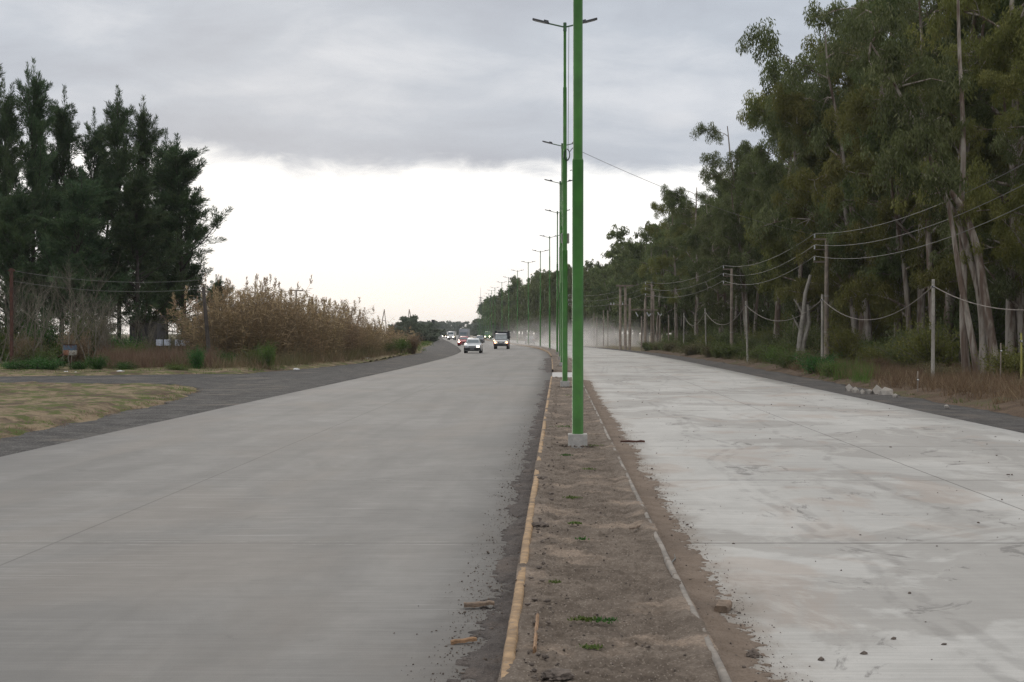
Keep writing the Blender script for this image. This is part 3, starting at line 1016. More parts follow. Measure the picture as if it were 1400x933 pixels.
tag(link('cable_coil', tubes('cable_coil', coil, 6), M['black'], loc=(lamps2.x + 0.06, lamps2.y - 0.12, 7.75)), 'black cable coil tied high on the second lamp post', 'cable coil')
mb = MB()
mb.box((0, 0, 0), (0.09, 0.09, 0.16), 0.02)
tag(mb.build('cable_clamp', M['lamp_grey'], None, loc=(lamps2.x + 0.34, lamps2.y - 0.05, 7.95)), 'grey dead end clamp beside the coil on the second lamp post', 'cable clamp')


def cable(name, a, b_, sag, r, mat, label, cat='cable', group=None, n=24):
    t_ = np.linspace(0, 1, n)[:, None]
    a, b_ = np.array(a, float), np.array(b_, float)
    pts = a * (1 - t_) + b_ * t_
    pts[:, 2] -= sag * 4 * (t_[:, 0] * (1 - t_[:, 0]))
    return tag(link(name, tubes(name, [(pts, np.full(n, r))], 5), mat), label, cat, group)


cable('cable', (lamps2.x + 0.13, lamps2.y, 12.0), (lamps2.x + 0.10, lamps2.y - .1, 7.9), -0.0, 0.009, M['cable'], 'loose cable hanging down beside the top of the second lamp post')
cable('cable', (lamps2.x + 0.35, lamps2.y, 7.95), (18.8, 85.0, 7.7), 0.45, 0.008, M['pale_cable'], 'single wire running from the second lamp post across to the roadside pole')

# ------------------------------------------------------------------ roadside power poles, posts and wires on the right
POLES = [(18.0, 45.0), (18.8, 85.0), (19.3, 125.0), (16.2, 165.0), (9.5, 220.0)]


def make_power_pole():
    root = empty('utility_pole')
    link('pole', tubes('pole', [([(0, 0, -0.1), (0, 0, 3), (0, 0, 7.55)], [0.155, 0.14, 0.105])], 12), M['wood_pole'], root)
    for z in (7.50, 6.15):
        MB().box((-0.34, 0, z), (0.86, 0.09, 0.10), 0.01).build('crossarm', M['wood_pole'], root)
    for z in (7.62, 6.95, 6.27):
        mi = MB()
        for k in range(3):
            mi.cyl((-0.72, 0, z - 0.02 + 0.07 * k), (-0.72, 0, z + 0.035 + 0.07 * k), 0.05, 0.035, 10)
        mi.build('insulator', M['ceramic'], root, smooth=True)
    mb = MB()
    mb.box((-0.38, 0, 6.88), (0.72, 0.06, 0.06), 0.008)
    mb.build('bracket', M['wood_pole'], root)
    MB().cyl((0, 0, 4.05), (0, 0, 4.17), 0.15, 0.15).cyl((0, 0, 1.9), (0, 0, 2.0), 0.165, 0.165).build('band', M['post'], root)
    return root


pp = make_power_pole()
plab = ['utility pole nearest the camera beside the pale carriageway', 'tall utility pole standing behind the leaning fence post and green bush', 'utility pole with bracket arms further along the right roadside',
        'utility pole beside the substation frame in the dust', 'far utility pole beyond the dust cloud']
for i, (x, y) in enumerate(POLES):
    o = pp if i == 0 else copy_tree(pp)
    o.location = (x, y, 0)
    tag(o, plab[i], 'utility pole', 'utility poles along the right roadside')
MB().box((-0.02, -0.25, 3.2), (0.24, 0.2, 0.34), 0.03).build('meter_box', M['concrete'], pp)
pp2 = [(-15, 17.3)] + [(y, x) for x, y in POLES]
wl = ['top', 'middle', 'bottom']
for (y0, x0), (y1, x1) in zip(pp2[:-1], pp2[1:]):
    for k, z in enumerate((7.85, 7.17, 6.5)):
        where = {-15: 'right edge of the picture', 45: 'near right trees', 85: 'second and third roadside poles', 125: 'third pole and the substation', 165: 'dust cloud'}[y0]
        cable('power_wire', (x0 - 0.72, y0, z), (x1 - 0.72, y1, z), 0.75 + 0.08 * k, 0.014, M['pale_cable'], '%s of three sagging wires at the %s' % (wl[k], where), 'wire', 'power wires along the right roadside')


def fence_post(x, y, h, r, lean, label, mat='post', group='pale cable posts along the right verge'):
    root = empty('cable_post', (x, y, -0.05))
    root.rotation_euler = (lean[1], lean[0], 0)
    link('post', tubes('post', [([(0, 0, -0.2), (0.01, 0, h * 0.5), (0, 0, h)], [r * 1.15, r * 1.05, r * 0.9])], 10), M[mat], root)
    MB().cyl((0, 0, h - 0.30), (0, 0, h - 0.24), r * 1.25, r * 1.25, 10).build('collar', M['lamp_grey'], root)
    MB().cyl((0, -r, h - 0.27), (0.0, -r - 0.09, h - 0.27), 0.02, 0.02, 8).build('hook', M['ceramic'], root)
    return tag(root, label, 'post', group)


FP = [(15.9, 33.5, 3.95, .05), (15.68, 53.0, 3.95, .062), (15.7, 72.0, 3.9, .062), (14.75, 89.0, 3.95, .058), (15.3, 112.0, 3.9, .055), (16.4, 136.0, 3.9, .055)]
fl = ['pale cable post just outside the right edge', 'pale cable post standing alone in the dead grass before the leaning trunks', 'pale cable post touching the tall utility pole', 'leaning pale cable post right of the bracket pole',
      'pale cable post left of the bracket pole', 'pale cable post farthest along the verge']
for (x, y, h, r), lab, le in zip(FP, fl, (0, 0.004, 0.0, -0.03, -0.025, 0.01)):
    fence_post(x, y, h, r, (le, 0), lab)
cl = ['at the right edge', 'between the lone post and the tall utility pole', 'left of the tall utility pole', 'between the bracket pole posts', 'farthest along']
for i in range(5):
    a, b_ = FP[i], FP[i + 1]
    xa = a[0] + a[2] * [0, 0.004, 0.0, -0.03, -0.025, 0.01][i]
    xb = b_[0] + b_[2] * [0, 0.004, 0.0, -0.03, -0.025, 0.01][i + 1]
    cable('telephone_cable', (xa, a[1], a[2] - 0.3), (xb, b_[1], b_[2] - 0.3), 1.05 + 0.1 * (i % 2), 0.018, M['kerb_grey'], 'thick pale cable sagging ' + cl[i], 'cable', 'sagging cable between the pale posts')
p = px(1396, None, Y=47.0)
fence_post(p.x, 47.0, 1.95, 0.03, (0, 0), 'short thin yellow stake at the right edge of the picture', 'yellow_post', None)
for x, y, h, lab in ((1254, 538, 0.75, 'short pale stub stake left of the lone cable post'), (1367, 530, 1.6, 'thin pale stake below the leaning trunks')):
    q = px(x, y)
    fence_post(q.x, q.y, h, 0.022, (0.02, 0), lab, 'wood_pole', None)

# substation frame around Y=165
def pxy(x, y, Y):
    v = px(x, y, Y=Y)
    return v


sub = empty('substation_frame', (pxy(882, 470, 165).x, 165, 0))
ox = sub.location.x
for xx_, top in ((848, 391), (855, 391), (861, 408), (882, 409), (893, 398)):
    v = pxy(xx_, top, 165)
    link('pole', tubes('pole', [([(v.x - ox, 0.3 * random.random(), -0.1), (v.x - ox, 0, v.z)], [0.17, 0.13])], 8), M['wood_pole'], sub)
v0, v1 = pxy(863, 424, 165), pxy(900, 424, 165)
MB().box(((v0.x + v1.x) / 2 - ox, -0.2, v0.z), (v1.x - v0.x, 0.12, 0.14), 0.01).build('beam', M['wood_pole'], sub)
v0, v1 = pxy(842, 391, 165), pxy(866, 391, 165)
MB().box(((v0.x + v1.x) / 2 - ox, -0.2, v0.z), (v1.x - v0.x, 0.14, 0.18), 0.01).build('crossarm', M['wood_pole'], sub)
v0, v1 = pxy(834, 417, 165), pxy(860, 417, 165)
MB().box(((v0.x + v1.x) / 2 - ox, -0.2, v0.z), (v1.x - v0.x, 0.10, 0.10), 0.01).build('crossarm', M['wood_pole'], sub)
for xx_ in (871, 886, 901):
    v = pxy(xx_, 430, 165)
    mb = MB()
    mb.cyl((v.x - ox - 0.18, -0.3, v.z + 0.22), (v.x - ox + 0.08, -0.3, v.z - 0.25), 0.06, 0.06, 8)
    if xx_ > 871:
        mb.cyl((v.x - ox + 0.08, -0.3, v.z - 0.22), (v.x - ox + 0.27, -0.3, v.z + 0.06), 0.06, 0.06, 8)
    mb.build('fuse_switch', M['ceramic'], sub)
for xx_, yy_ in ((835, 417), (839, 417), (851, 417)):
    v = pxy(xx_, yy_, 165)
    MB().cyl((v.x - ox, -0.25, v.z), (v.x - ox, -0.25, v.z + 0.25), 0.06, 0.04, 8).build('insulator', M['ceramic'], sub)
tag(sub, 'grey substation frame with white fuse switches on the right beyond the poles', 'substation')
for i, (xx_, top, Yp, lab) in enumerate(((877, 432, 150, 'slim pale post left in the substation group'), (902, 430, 150, 'slim pale post right in the substation group'), (914, 430, 150, 'slim pale post at the right end of the substation group'),
                            (825, 424, 180, 'slim grey post in the dust, right of two'), (816, 433, 185, 'slim grey post with white insulator in the dust'), (831, 424, 185, 'slim grey post left beside the substation poles'), (812, 428, 195, 'slim grey post in the dust, nearest the lamp posts'))):
    v = pxy(xx_, top, Yp)
    fence_post(v.x, Yp, v.z, 0.07, (0, 0), lab, 'wood_pole', 'slim posts around the substation')


# ------------------------------------------------------------------ vegetation generators
def euc_skeleton(g, h, lean=(0.0, 0.0), stems=2, spread=3.6, low=0.22, r0=0.24, nb=13):
    """returns branch lines and clump centres for a eucalyptus"""
    lines, clumps = [], []
    for sidx in range(stems):
        hh = h * (1 if sidx == 0 else g.uniform(0.72, 0.95))
        ld = g.uniform(0, 2 * math.pi)
        lv = np.array([math.cos(ld), math.sin(ld)]) * g.uniform(0.04, 0.13) + np.array(lean)
        n = 9
        t_ = np.linspace(0, 1, n)
        wob = np.cumsum(g.normal(0, 0.012 * hh, (n, 2)), 0) * 0.7
        pts = np.stack([g.normal(0, 0.25) + lv[0] * hh * t_ ** 1.25 + wob[:, 0] * t_, g.normal(0, 0.25) + lv[1] * hh * t_ ** 1.25 + wob[:, 1] * t_, hh * 0.97 * t_ - 0.15], 1)
        rr = r0 * (1 if sidx == 0 else 0.7) * (1 - t_ * 0.90) ** 0.8
        lines.append((pts, rr))
        for k in range(nb):
            tt = low + (0.97 - low) * (k + g.random()) / nb
            i = min(int(tt * (n - 1)), n - 2)
            f = tt * (n - 1) - i
            p0 = pts[i] * (1 - f) + pts[i + 1] * f
            az_ = g.uniform(0, 2 * math.pi)
            shape = math.sin(math.pi * (0.18 + 0.80 * (tt - low) / (1 - low))) ** 0.7
            L = spread * (0.35 + 0.75 * shape) * g.uniform(0.7, 1.25)
            up = g.uniform(0.35, 0.95)
            dirv = unit(np.array([math.cos(az_), math.sin(az_), up]))
            m_ = 5
            q = [p0]
            dcur = dirv.copy()
            for j in range(m_):
                dcur = unit(dcur + g.normal(0, 0.16, 3) + np.array([0, 0, -0.05 * j]))
                q.append(q[-1] + dcur * L / m_)
            q = np.array(q)
            rb = rr[i] * 0.45
            lines.append((q, np.linspace(max(rb, 0.035), 0.014, m_ + 1)))
            for j in range(1, m_ + 1):
                ns = 2 if j < m_ else 3
                for _ in range(ns):
                    if j < 2 and g.random() < 0.5:
                        continue
                    d2 = unit(dcur * 0.7 + g.normal(0, 0.65, 3) + np.array([0, 0, 0.12]))
                    L2 = g.uniform(0.5, 1.25) * spread * 0.28
                    e1 = q[j] + d2 * L2
                    e1m = (q[j] + e1) / 2 + g.normal(0, 0.06, 3)
                    lines.append((np.array([q[j], e1m, e1]), np.array([0.022, 0.014, 0.007])))
                    clumps.append((e1, g.uniform(0.30, 0.62)))
                    if g.random() < 0.55:
                        clumps.append((e1m, g.uniform(0.22, 0.42)))
    return lines, clumps


def droop_leaves(g, clumps, per, length, width):
    B, D, Wv, T = [], [], [], []
    for c, r in clumps:
        n = int(per * 0.9 * (r / 0.45) ** 2 * g.uniform(0.6, 1.3))
        if n < 3:
            continue
        v = g.normal(size=(n, 3))
        v = unit(v) * (g.random((n, 1)) ** 0.45) * r
        v[:, 2] *= 1.15
        v[:, :2] *= 0.88
        base = c + v + np.array([0, 0, 0.05])
        d = unit(np.stack([g.normal(0, 0.36, n), g.normal(0, 0.36, n), -g.uniform(0.35, 1.25, n)], 1)) * (length * g.uniform(0.6, 1.3, n))[:, None]
        B.append(base)
        D.append(d)
        Wv.append(perp(d, g) * (width * g.uniform(0.7, 1.2, n))[:, None])
        t0 = g.random()
        T.append(np.clip(0.45 * t0 + 0.55 * g.random(n), 0, 1))
    return [np.concatenate(a) for a in (B, D, Wv, T)]


def make_tree(name, lines, leafdata, bark_m, leaf_m):
    root = empty(name, (0, -500, 0))
    link('trunk', tubes('trunk', lines, 7, caps=False), bark_m, root)
    B, D, Wv, T = leafdata
    link('crown', leaf_quads('crown', B, D, Wv, T), leaf_m, root)
    return root


def meshes_of(root):
    return {c.name.split('.')[0]: c.data for c in root.children}


EUC = []
for k, (h, st, sp_, low, per) in enumerate(((21, 2, 3.7, 0.25, 120), (19, 1, 4.0, 0.18, 135), (22, 3, 3.3, 0.30, 95), (17, 2, 3.7, 0.15, 115), (20, 1, 3.4, 0.30, 125))):
    g = np.random.default_rng(40 + k)
    ln, cl_ = euc_skeleton(g, h, stems=st, spread=sp_, low=low, nb=(17 if st == 1 else 12 if st == 2 else 9))
    EUC.append((ln, droop_leaves(g, cl_, per * 1.6, 0.22, 0.027), h))
EUC_ME = []
for k, (ln, lf, h) in enumerate(EUC):
    EUC_ME.append((tubes('trunk', ln, 7, caps=False), leaf_quads('crown', *lf), h))
    EUC_ME[-1][0].materials.append(M['bark'])
    EUC_ME[-1][1].materials.append(M['euc'])
# coarser crowns for far trees
EUC_FAR = []
for k in range(3):
    g = np.random.default_rng(60 + k)
    ln, cl_ = euc_skeleton(g, 18, stems=1 + k % 2, spread=4.2, low=0.15, nb=12 if k % 2 else 17)
    tm = tubes('trunk', ln[:40], 5, caps=False)
    tm.materials.append(M['bark'])
    lm = leaf_quads('crown', *droop_leaves(g, cl_, 34, 0.55, 0.09))
    lm.materials.append(M['euc'])
    EUC_FAR.append((tm, lm, 18))


def place_tree(name, meshes, x, y, h, rz, label, group, leaf=None, sx=1.0, z=-0.05, cat='tree', tilt=(0, 0)):
    root = empty(name, (x, y, z), rz)
    root.rotation_euler = (tilt[0], tilt[1], rz)
    s_ = h / meshes[2]
    root.scale = (s_ * sx, s_ * sx, s_)
    t_ = link('trunk', meshes[0], None, root)
    c_ = link('crown', meshes[1], None, root)
    if leaf is not None:
        c_.material_slots[0].link = 'OBJECT'
        c_.material_slots[0].material = leaf
    return tag(root, label, cat, group)


gt = random.Random(4)
# near right row: hand placed, photo x, distance, height
NEAR = [  # photo x, distance, photo y of the top, mesh, leaf, label
    (1392, 64, -160, 1, 'euc_brown', 'dense olive eucalyptus cut by the right edge of the picture'),
    (1290, 75, -170, 2, 'euc', 'very tall airy eucalyptus with bare upper limbs above the leaning trunks'),
    (1190, 90, -130, 0, 'euc', 'tall eucalyptus whose crown meets the top of the picture, right of the utility pole'),
    (1250, 79, 60, 3, 'euc_brown', 'olive brown eucalyptus crown hanging low right of the tall utility pole'),
    (1135, 106, -40, 1, 'euc', 'tall eucalyptus whose crown leans out at the upper left of the tall wood'),
    (1178, 97, 150, 4, 'euc_brown', 'yellow green eucalyptus just right of the tall utility pole'),
    (1098, 112, 110, 3, 'euc_brown', 'olive eucalyptus hanging over the tall utility pole'),
    (1062, 122, 125, 4, 'euc', 'slender eucalyptus with a thin see-through top left of the tallest trees'),
    (1025, 135, 162, 2, 'euc', 'eucalyptus with separate tufts standing against the grey cloud'),
    (987, 148, 198, 0, 'euc', 'rounded eucalyptus at the cloud edge behind the bracket pole'),
    (1010, 138, 280, 3, 'euc', 'short bushy eucalyptus behind the bracket pole'),
    (955, 160, 245, 1, 'euc', 'eucalyptus left of the bracket pole, crown against the white sky'),
    (922, 172, 268, 4, 'euc_brown', 'brownish eucalyptus lower on the skyline left of the bracket pole'),
    (897, 188, 290, 2, 'euc', 'leaning eucalyptus at the left end of the tall near wood'),
]
SIL = [(600, 449), (640, 444), (648, 430), (660, 414), (680, 402), (700, 390), (720, 378), (745, 370), (760, 360), (780, 360), (800, 364), (820, 359), (845, 354), (860, 347), (870, 337),
       (880, 315), (900, 288), (925, 270), (950, 262), (965, 215), (985, 203), (1010, 178), (1035, 167), (1050, 115), (1075, 65), (1100, 0), (1115, -90), (1300, -150), (1600, -200)]


def sil_h(x, Y, drop=0.0):
    """tree height that just reaches the photo's tree line, lowered by drop pixels"""
    xp = 700 + F * x / Y
    ty = np.interp(xp, [a for a, _ in SIL], [b for _, b in SIL]) + drop
    return float(H + (HY - ty) / F * Y)


for (x, Yp, h, mi, leaf, lab) in NEAR:
    v = px(x, h, Y=Yp)
    h = v.z
    place_tree('eucalyptus_tree', EUC_ME[mi], v.x, Yp, h, gt.uniform(0, 6.28), lab, 'eucalyptus trees on the right', M[leaf], 1.05)
# second and third rows: fill behind, many look alike
FILL_LAB = 'dark eucalyptus in the crowded rows behind the roadside trees on the right'
for Yp in np.arange(50, 215, 8.0):
    for r_, off in enumerate((11.0, 17.0, 25.0)):
        y_ = Yp + gt.uniform(-2.5, 2.5)
        x_ = float(right_edge(min(y_, 140))) + off + gt.uniform(-1.6, 1.6)
        if y_ > 150:
            x_ -= (y_ - 150) * 0.05
        if r_ == 0 and y_ > 118:
            continue
        h = min(sil_h(x_, y_, gt.uniform(20, 70)), 25.0) * (0.78, 0.95, 1.0)[r_] * gt.uniform(0.85, 1.0)
        if h < 5:
            continue
        place_tree('eucalyptus_tree', EUC_ME[gt.randrange(5)], x_, y_, h, gt.uniform(0, 6.28), FILL_LAB, 'crowded eucalyptus rows behind', M[gt.choice(['euc', 'euc', 'euc', 'euc_brown'])], 1.15)
# low trees that close the wood at the back
for Yp in np.arange(62, 230, 7.0):
    for off in (33.0, 42.0):
        y_ = Yp + gt.uniform(-2.5, 2.5)
        x_ = float(right_edge(min(y_, 140))) + off + gt.uniform(-2, 2)
        place_tree('eucalyptus_tree', EUC_FAR[gt.randrange(3)], x_, y_, gt.uniform(8.5, 11.5), gt.uniform(0, 6.28), 'low dark tree at the back of the right hand wood, seen between trunks', 'low trees at the back of the right wood', M['euc'], 1.5)
for Yp in np.arange(170, 560, 7.0):
    y_ = Yp + gt.uniform(-2.5, 2.5)
    x_ = float(right_edge(y_)) + (27.0 if y_ < 330 else 20.0) + gt.uniform(-2, 2)
    place_tree('eucalyptus_tree', EUC_FAR[gt.randrange(3)], x_, y_, gt.uniform(7.5, 9.5), gt.uniform(0, 6.28), 'low dark tree closing the far wood behind the dust and lamp posts', 'low trees at the back of the far wood', M['euc'], 1.7)
# far wood along the right side of the curve
n_far = 0
for Yp in np.concatenate([np.arange(200, 420, 9.0), np.arange(420, 900, 15.0)]):
    for r_, off in enumerate((12.0, 20.0)):
        y_ = Yp + gt.uniform(-3, 3)
        x_ = float(right_edge(y_)) + off * (0.75 if y_ > 330 else 1.0) + gt.uniform(-1.5, 1.5)
        h = min(max(sil_h(x_, y_, gt.uniform(0, 20) if y_ < 600 else gt.uniform(1, 8)), 6.0), 21.0)
        place_tree('eucalyptus_tree', EUC_FAR[gt.randrange(3)], x_, y_, h, gt.uniform(0, 6.28), 'hazy eucalyptus in the far wood behind the row of lamp posts', 'far wood behind the lamp posts', M['euc'], 1.2)
        n_far += 1

# the leaning cluster of pale trunks at the right
g = np.random.default_rng(77)
bx0 = px(1345, 522)
cluster = empty('leaning_eucalyptus', (bx0.x, bx0.y, -0.1))


def trunk_px(pts, Yc):
    return np.array([[px(a, b_, Y=Yc + dyy).x - bx0.x, Yc + dyy - bx0.y, px(a, b_, Y=Yc + dyy).z + 0.1] for a, b_, dyy in pts])


Yc = bx0.y
trunks = [
    (trunk_px([(1362, 528, 0), (1358, 480, 0.1), (1345, 400, 0.3), (1335, 335, 0.5), (1318, 290, 0.8), (1300, 262, 1.0), (1262, 240, 1.4), (1232, 228, 1.8)], Yc), [.22, .19, .17, .15, .13, .11, .07, .04]),
    (trunk_px([(1342, 525, 0.4), (1346, 470, 0.5), (1340, 400, 0.7), (1322, 340, 0.8), (1310, 300, 1.0), (1290, 268, 1.2), (1262, 190, 1.6), (1225, 120, 2), (1190, 60, 2.4)], Yc), [.20, .17, .15, .13, .115, .10, .08, .06, .03]),
    (trunk_px([(1338, 523, -0.2), (1330, 470, -0.2), (1322, 430, 0), (1312, 380, 0.2), (1302, 310, 0.4), (1292, 262, 0.6)], Yc), [.15, .13, .12, .11, .09, .06]),
    (trunk_px([(1322, 520, 0.8), (1316, 440, 0.8), (1318, 360, 1), (1312, 300, 1.2), (1318, 200, 1.5), (1310, 60, 2), (1308, -60, 2.4)], Yc), [.17, .14, .13, .12, .10, .07, .04]),
]
for pts, rr in trunks:
    nn = len(pts)
    q = np.linspace(0, nn - 1, nn * 4)
    P3 = np.stack([np.interp(q, range(nn), pts[:, k]) for k in range(3)], 1)
    for _ in range(2):
        P3[1:-1] = (P3[:-2] + 2 * P3[1:-1] + P3[2:]) / 4
    link('trunk', tubes('trunk', [(P3, np.interp(q, range(nn), rr))], 10), M['bark'], cluster)
cl_, bl = [], []
for pts, rr in trunks:
    for j in range(len(pts) - (1 if len(pts) < 9 else 3), len(pts)):
        for _ in range(6):
            d2 = unit(g.normal(0, 1, 3) + np.array([0, 0, 0.5]))
            L2 = g.uniform(0.8, 2.2)
            e1 = pts[j] + d2 * L2
            m1 = (pts[j] + e1) / 2 + g.normal(0, 0.15, 3)
            bl.append((np.array([pts[j], m1, e1]), np.array([0.04, 0.025, 0.01])))
            for _ in range(4):
                cl_.append((e1 + g.normal(0, 0.45, 3), g.uniform(0.25, 0.5)))
            cl_.append((m1, 0.35))
link('branches', tubes('branches', bl, 5, caps=False), M['bark'], cluster)['kind'] = 'stuff'
link('crown', leaf_quads('crown', *droop_leaves(g, cl_, 110, 0.25, 0.034)), M['euc'], cluster)
tag(cluster, 'clump of long bare pale trunks leaning left at the right side of the picture', 'tree')

# pale leaning trunk behind the post-and-pole pair (photo x 1090..1110)
bare = empty('bare_eucalyptus', (px(1093, None, Y=80).x, 80, -0.05))
o0 = bare.location
ls = []
for poly in ([(1091, 492), (1094, 460), (1098, 430), (1101, 400), (1108, 375)], [(1095, 492), (1099, 465), (1106, 440), (1104, 415)], [(1096, 455), (1088, 440), (1083, 430)], [(1098, 430), (1090, 415), (1085, 408)]):
    pts = np.array([[px(a, b_, Y=80).x - o0.x, 0, px(a, b_, Y=80).z] for a, b_ in poly])
    r0_ = 0.17 if len(ls) < 2 else 0.06
    ls.append((pts, np.linspace(r0_, r0_ * 0.5, len(pts))))
link('trunk', tubes('trunk', ls, 8, caps=False), M['post'], bare)
tag(bare, 'pale forked bare trunk at the roadside left of the tall utility pole', 'tree')


# casuarinas on the left
def casuarina(g, h, spread, low=0.16, nplume=46, tips=3):
    lines, B, D, T = [], [], [], []
    n = 8
    t_ = np.linspace(0, 1, n)
    wob = np.cumsum(g.normal(0, 0.01 * h, (n, 2)), 0) * 0.5
    tr = np.stack([wob[:, 0] * t_, wob[:, 1] * t_, h * 0.96 * t_], 1)
    lines.append((tr, 0.20 * (1 - 0.92 * t_)))

    def plume(pts, r_base, r_tip, count, lng):
        m_ = len(pts)
        q = g.random(count) ** 0.85 * (m_ - 1)
        i = np.minimum(q.astype(int), m_ - 2)
        f = (q - i)[:, None]
        c = pts[i] * (1 - f) + pts[i + 1] * f
        tang = unit(pts[i + 1] - pts[i])
        s_ = q / (m_ - 1)
        rad = r_base * (1 - s_) ** 0.7 + r_tip
        off = g.normal(size=(count, 3))
        off = unit(off - tang * (off * tang).sum(1, keepdims=True) * 0.6)
        b0 = c + off * (rad * g.random(count) ** 0.7)[:, None]
        d = unit(tang * 0.9 + off * 0.65 + g.normal(0, 0.28, (count, 3)) + np.array([0, 0, 0.35])) * (lng * g.uniform(0.6, 1.3, count))[:, None]
        B.append(b0)
        D.append(d)
        T.append(np.clip(0.3 * g.random() + 0.7 * g.random(count), 0, 1))
    for k in range(nplume):
        tt = low + (0.95 - low) * (k + g.random()) / nplume
        p0 = np.array([np.interp(tt, t_, tr[:, j]) for j in range(3)])
        a = g.uniform(0, 2 * math.pi)
        L = spread * 1.05 * (1.02 - tt) ** 0.85 * g.uniform(0.40, 1.35) + 0.25
        out = np.array([math.cos(a), math.sin(a), 0])
        upw = 0.20 + 1.9 * tt ** 1.5 + g.uniform(-0.1, 0.3)
        q = [p0]
        for j in range(7):
            dcur = unit(out * (1 - 0.08 * j) + np.array([0, 0, upw + 0.16 * j]) + g.normal(0, 0.10, 3))
            q.append(q[-1] + dcur * L / 6)
        q = np.array(q)
        lines.append((q, np.linspace(0.055, 0.010, 8)))
        plume(q[1:], 0.34, 0.06, int(g.uniform(110, 260) * L / 2), 0.30)
        for s_ in range(5):
            j = g.integers(2, 7)
            d2 = unit(out * 0.5 + g.normal(0, 0.55, 3) + np.array([0, 0, 0.75]))
            L2 = g.uniform(0.7, 1.7)
            q2 = q[j] + d2 * np.linspace(0, L2, 4)[:, None] + np.array([0, 0, 0.12]) * (np.linspace(0, 1, 4) ** 2)[:, None]
            lines.append((q2, np.linspace(0.02, 0.006, 4)))
            plume(q2, 0.28, 0.05, 150, 0.30)
    for s_ in range(tips):
        a = g.uniform(0, 6.28)
        p0 = tr[-2 - (s_ > 0)]
        e1 = tr[-1] + np.array([math.cos(a) * 0.75 * (s_ > 0), math.sin(a) * 0.75 * (s_ > 0), h * 0.085 - 2.4 * (s_ > 0) * g.random()])
        q = np.linspace(p0, e1, 6)
        lines.append((q, np.linspace(0.03, 0.006, 6)))
        plume(q, 0.26, 0.04, 300, 0.28)
    B, D, T = np.concatenate(B), np.concatenate(D), np.concatenate(T)
    return lines, B, D, perp(D, g) * g.uniform(0.014, 0.026, len(B))[:, None], T


CAS = []
for k in range(4):
    g = np.random.default_rng(90 + k)
    ln, B, D, Wv, T = casuarina(g, 19, [4.6, 4.0, 5.0, 4.4][k], low=[0.12, 0.15, 0.10, 0.17][k])
    tm = tubes('trunk', ln, 6, caps=False)
    tm.materials.append(M['bark_dark'])
    lm = leaf_quads('crown', B, D, Wv, T)
    lm.materials.append(M['cas'])
    CAS.append((tm, lm, 19.8))
# photo x, top y, distance, label
for i, (x, ty, Yp, sx, lab) in enumerate(((-30, 60, 98, 1.0, 'dark casuarina cut by the left edge of the picture'), (10, 112, 95, 0.9, 'dark casuarina at the left edge, behind the tallest spire'), (45, 86, 97, 0.95, 'tallest pointed casuarina of the left group'),
                                  (84, 120, 100, 0.95, 'casuarina with a thin top right of the tallest spire'), (124, 152, 104, 0.9, 'lower casuarina between two spires in the middle of the left group'),
                                  (163, 122, 101, 1.0, 'twin topped casuarina in the middle of the left group'), (206, 135, 104, 0.9, 'narrow casuarina right of the twin topped one'), (228, 180, 100, 0.85, 'lower casuarina between the narrow one and the last one'),
                                  (252, 188, 99, 1.25, 'outermost casuarina on the right of the left group, branches reaching over the cane'),
                                  (60, 190, 112, 1.15, 'casuarina filling the back of the left group behind the tallest spire'), (140, 205, 114, 1.15, 'casuarina filling the back of the group behind the twin top'), (190, 225, 94, 1.1, 'lower casuarina in front of the narrow one'), (100, 230, 92, 1.1, 'lower casuarina in front, below the thin top'), (20, 250, 90, 1.1, 'lower casuarina in front at the left edge'))):
    v = px(x, ty, Y=Yp)
    place_tree('casuarina_tree', CAS[i % 4], v.x, Yp, v.z + 0.1, gt.uniform(0, 6.28), lab, 'casuarinas on the left', None, sx * 19.8 / max(v.z, 12) * 1.0)


# bare saplings
def bare_sapling(g, h, dense=6):
    lines = []

    def grow(p, d, L, r, depth):
        m_ = 5
        q = [p]
        for j in range(m_):
            d = unit(d + g.normal(0, 0.10, 3) + np.array([0, 0, 0.04]))
            q.append(q[-1] + d * L / m_)
        q = np.array(q)
        lines.append((q, np.linspace(r * .8, r * 0.36, m_ + 1)))
        if depth > 0:
            for _ in range(g.integers(3, dense)):
                j = g.integers(2, m_ + 1)
                nd = unit(d + g.normal(0, 0.45, 3) + np.array([0, 0, 0.25]))
                grow(q[j], nd, L * g.uniform(0.45, 0.75), r * 0.5, depth - 1)
    for _ in range(g.integers(2, 5)):
        grow(np.array([g.normal(0, .15), g.normal(0, .15), 0.0]), unit(np.array([g.normal(0, .22), g.normal(0, .22), 1.0])), h * 0.5, 0.045, 3)
    return lines


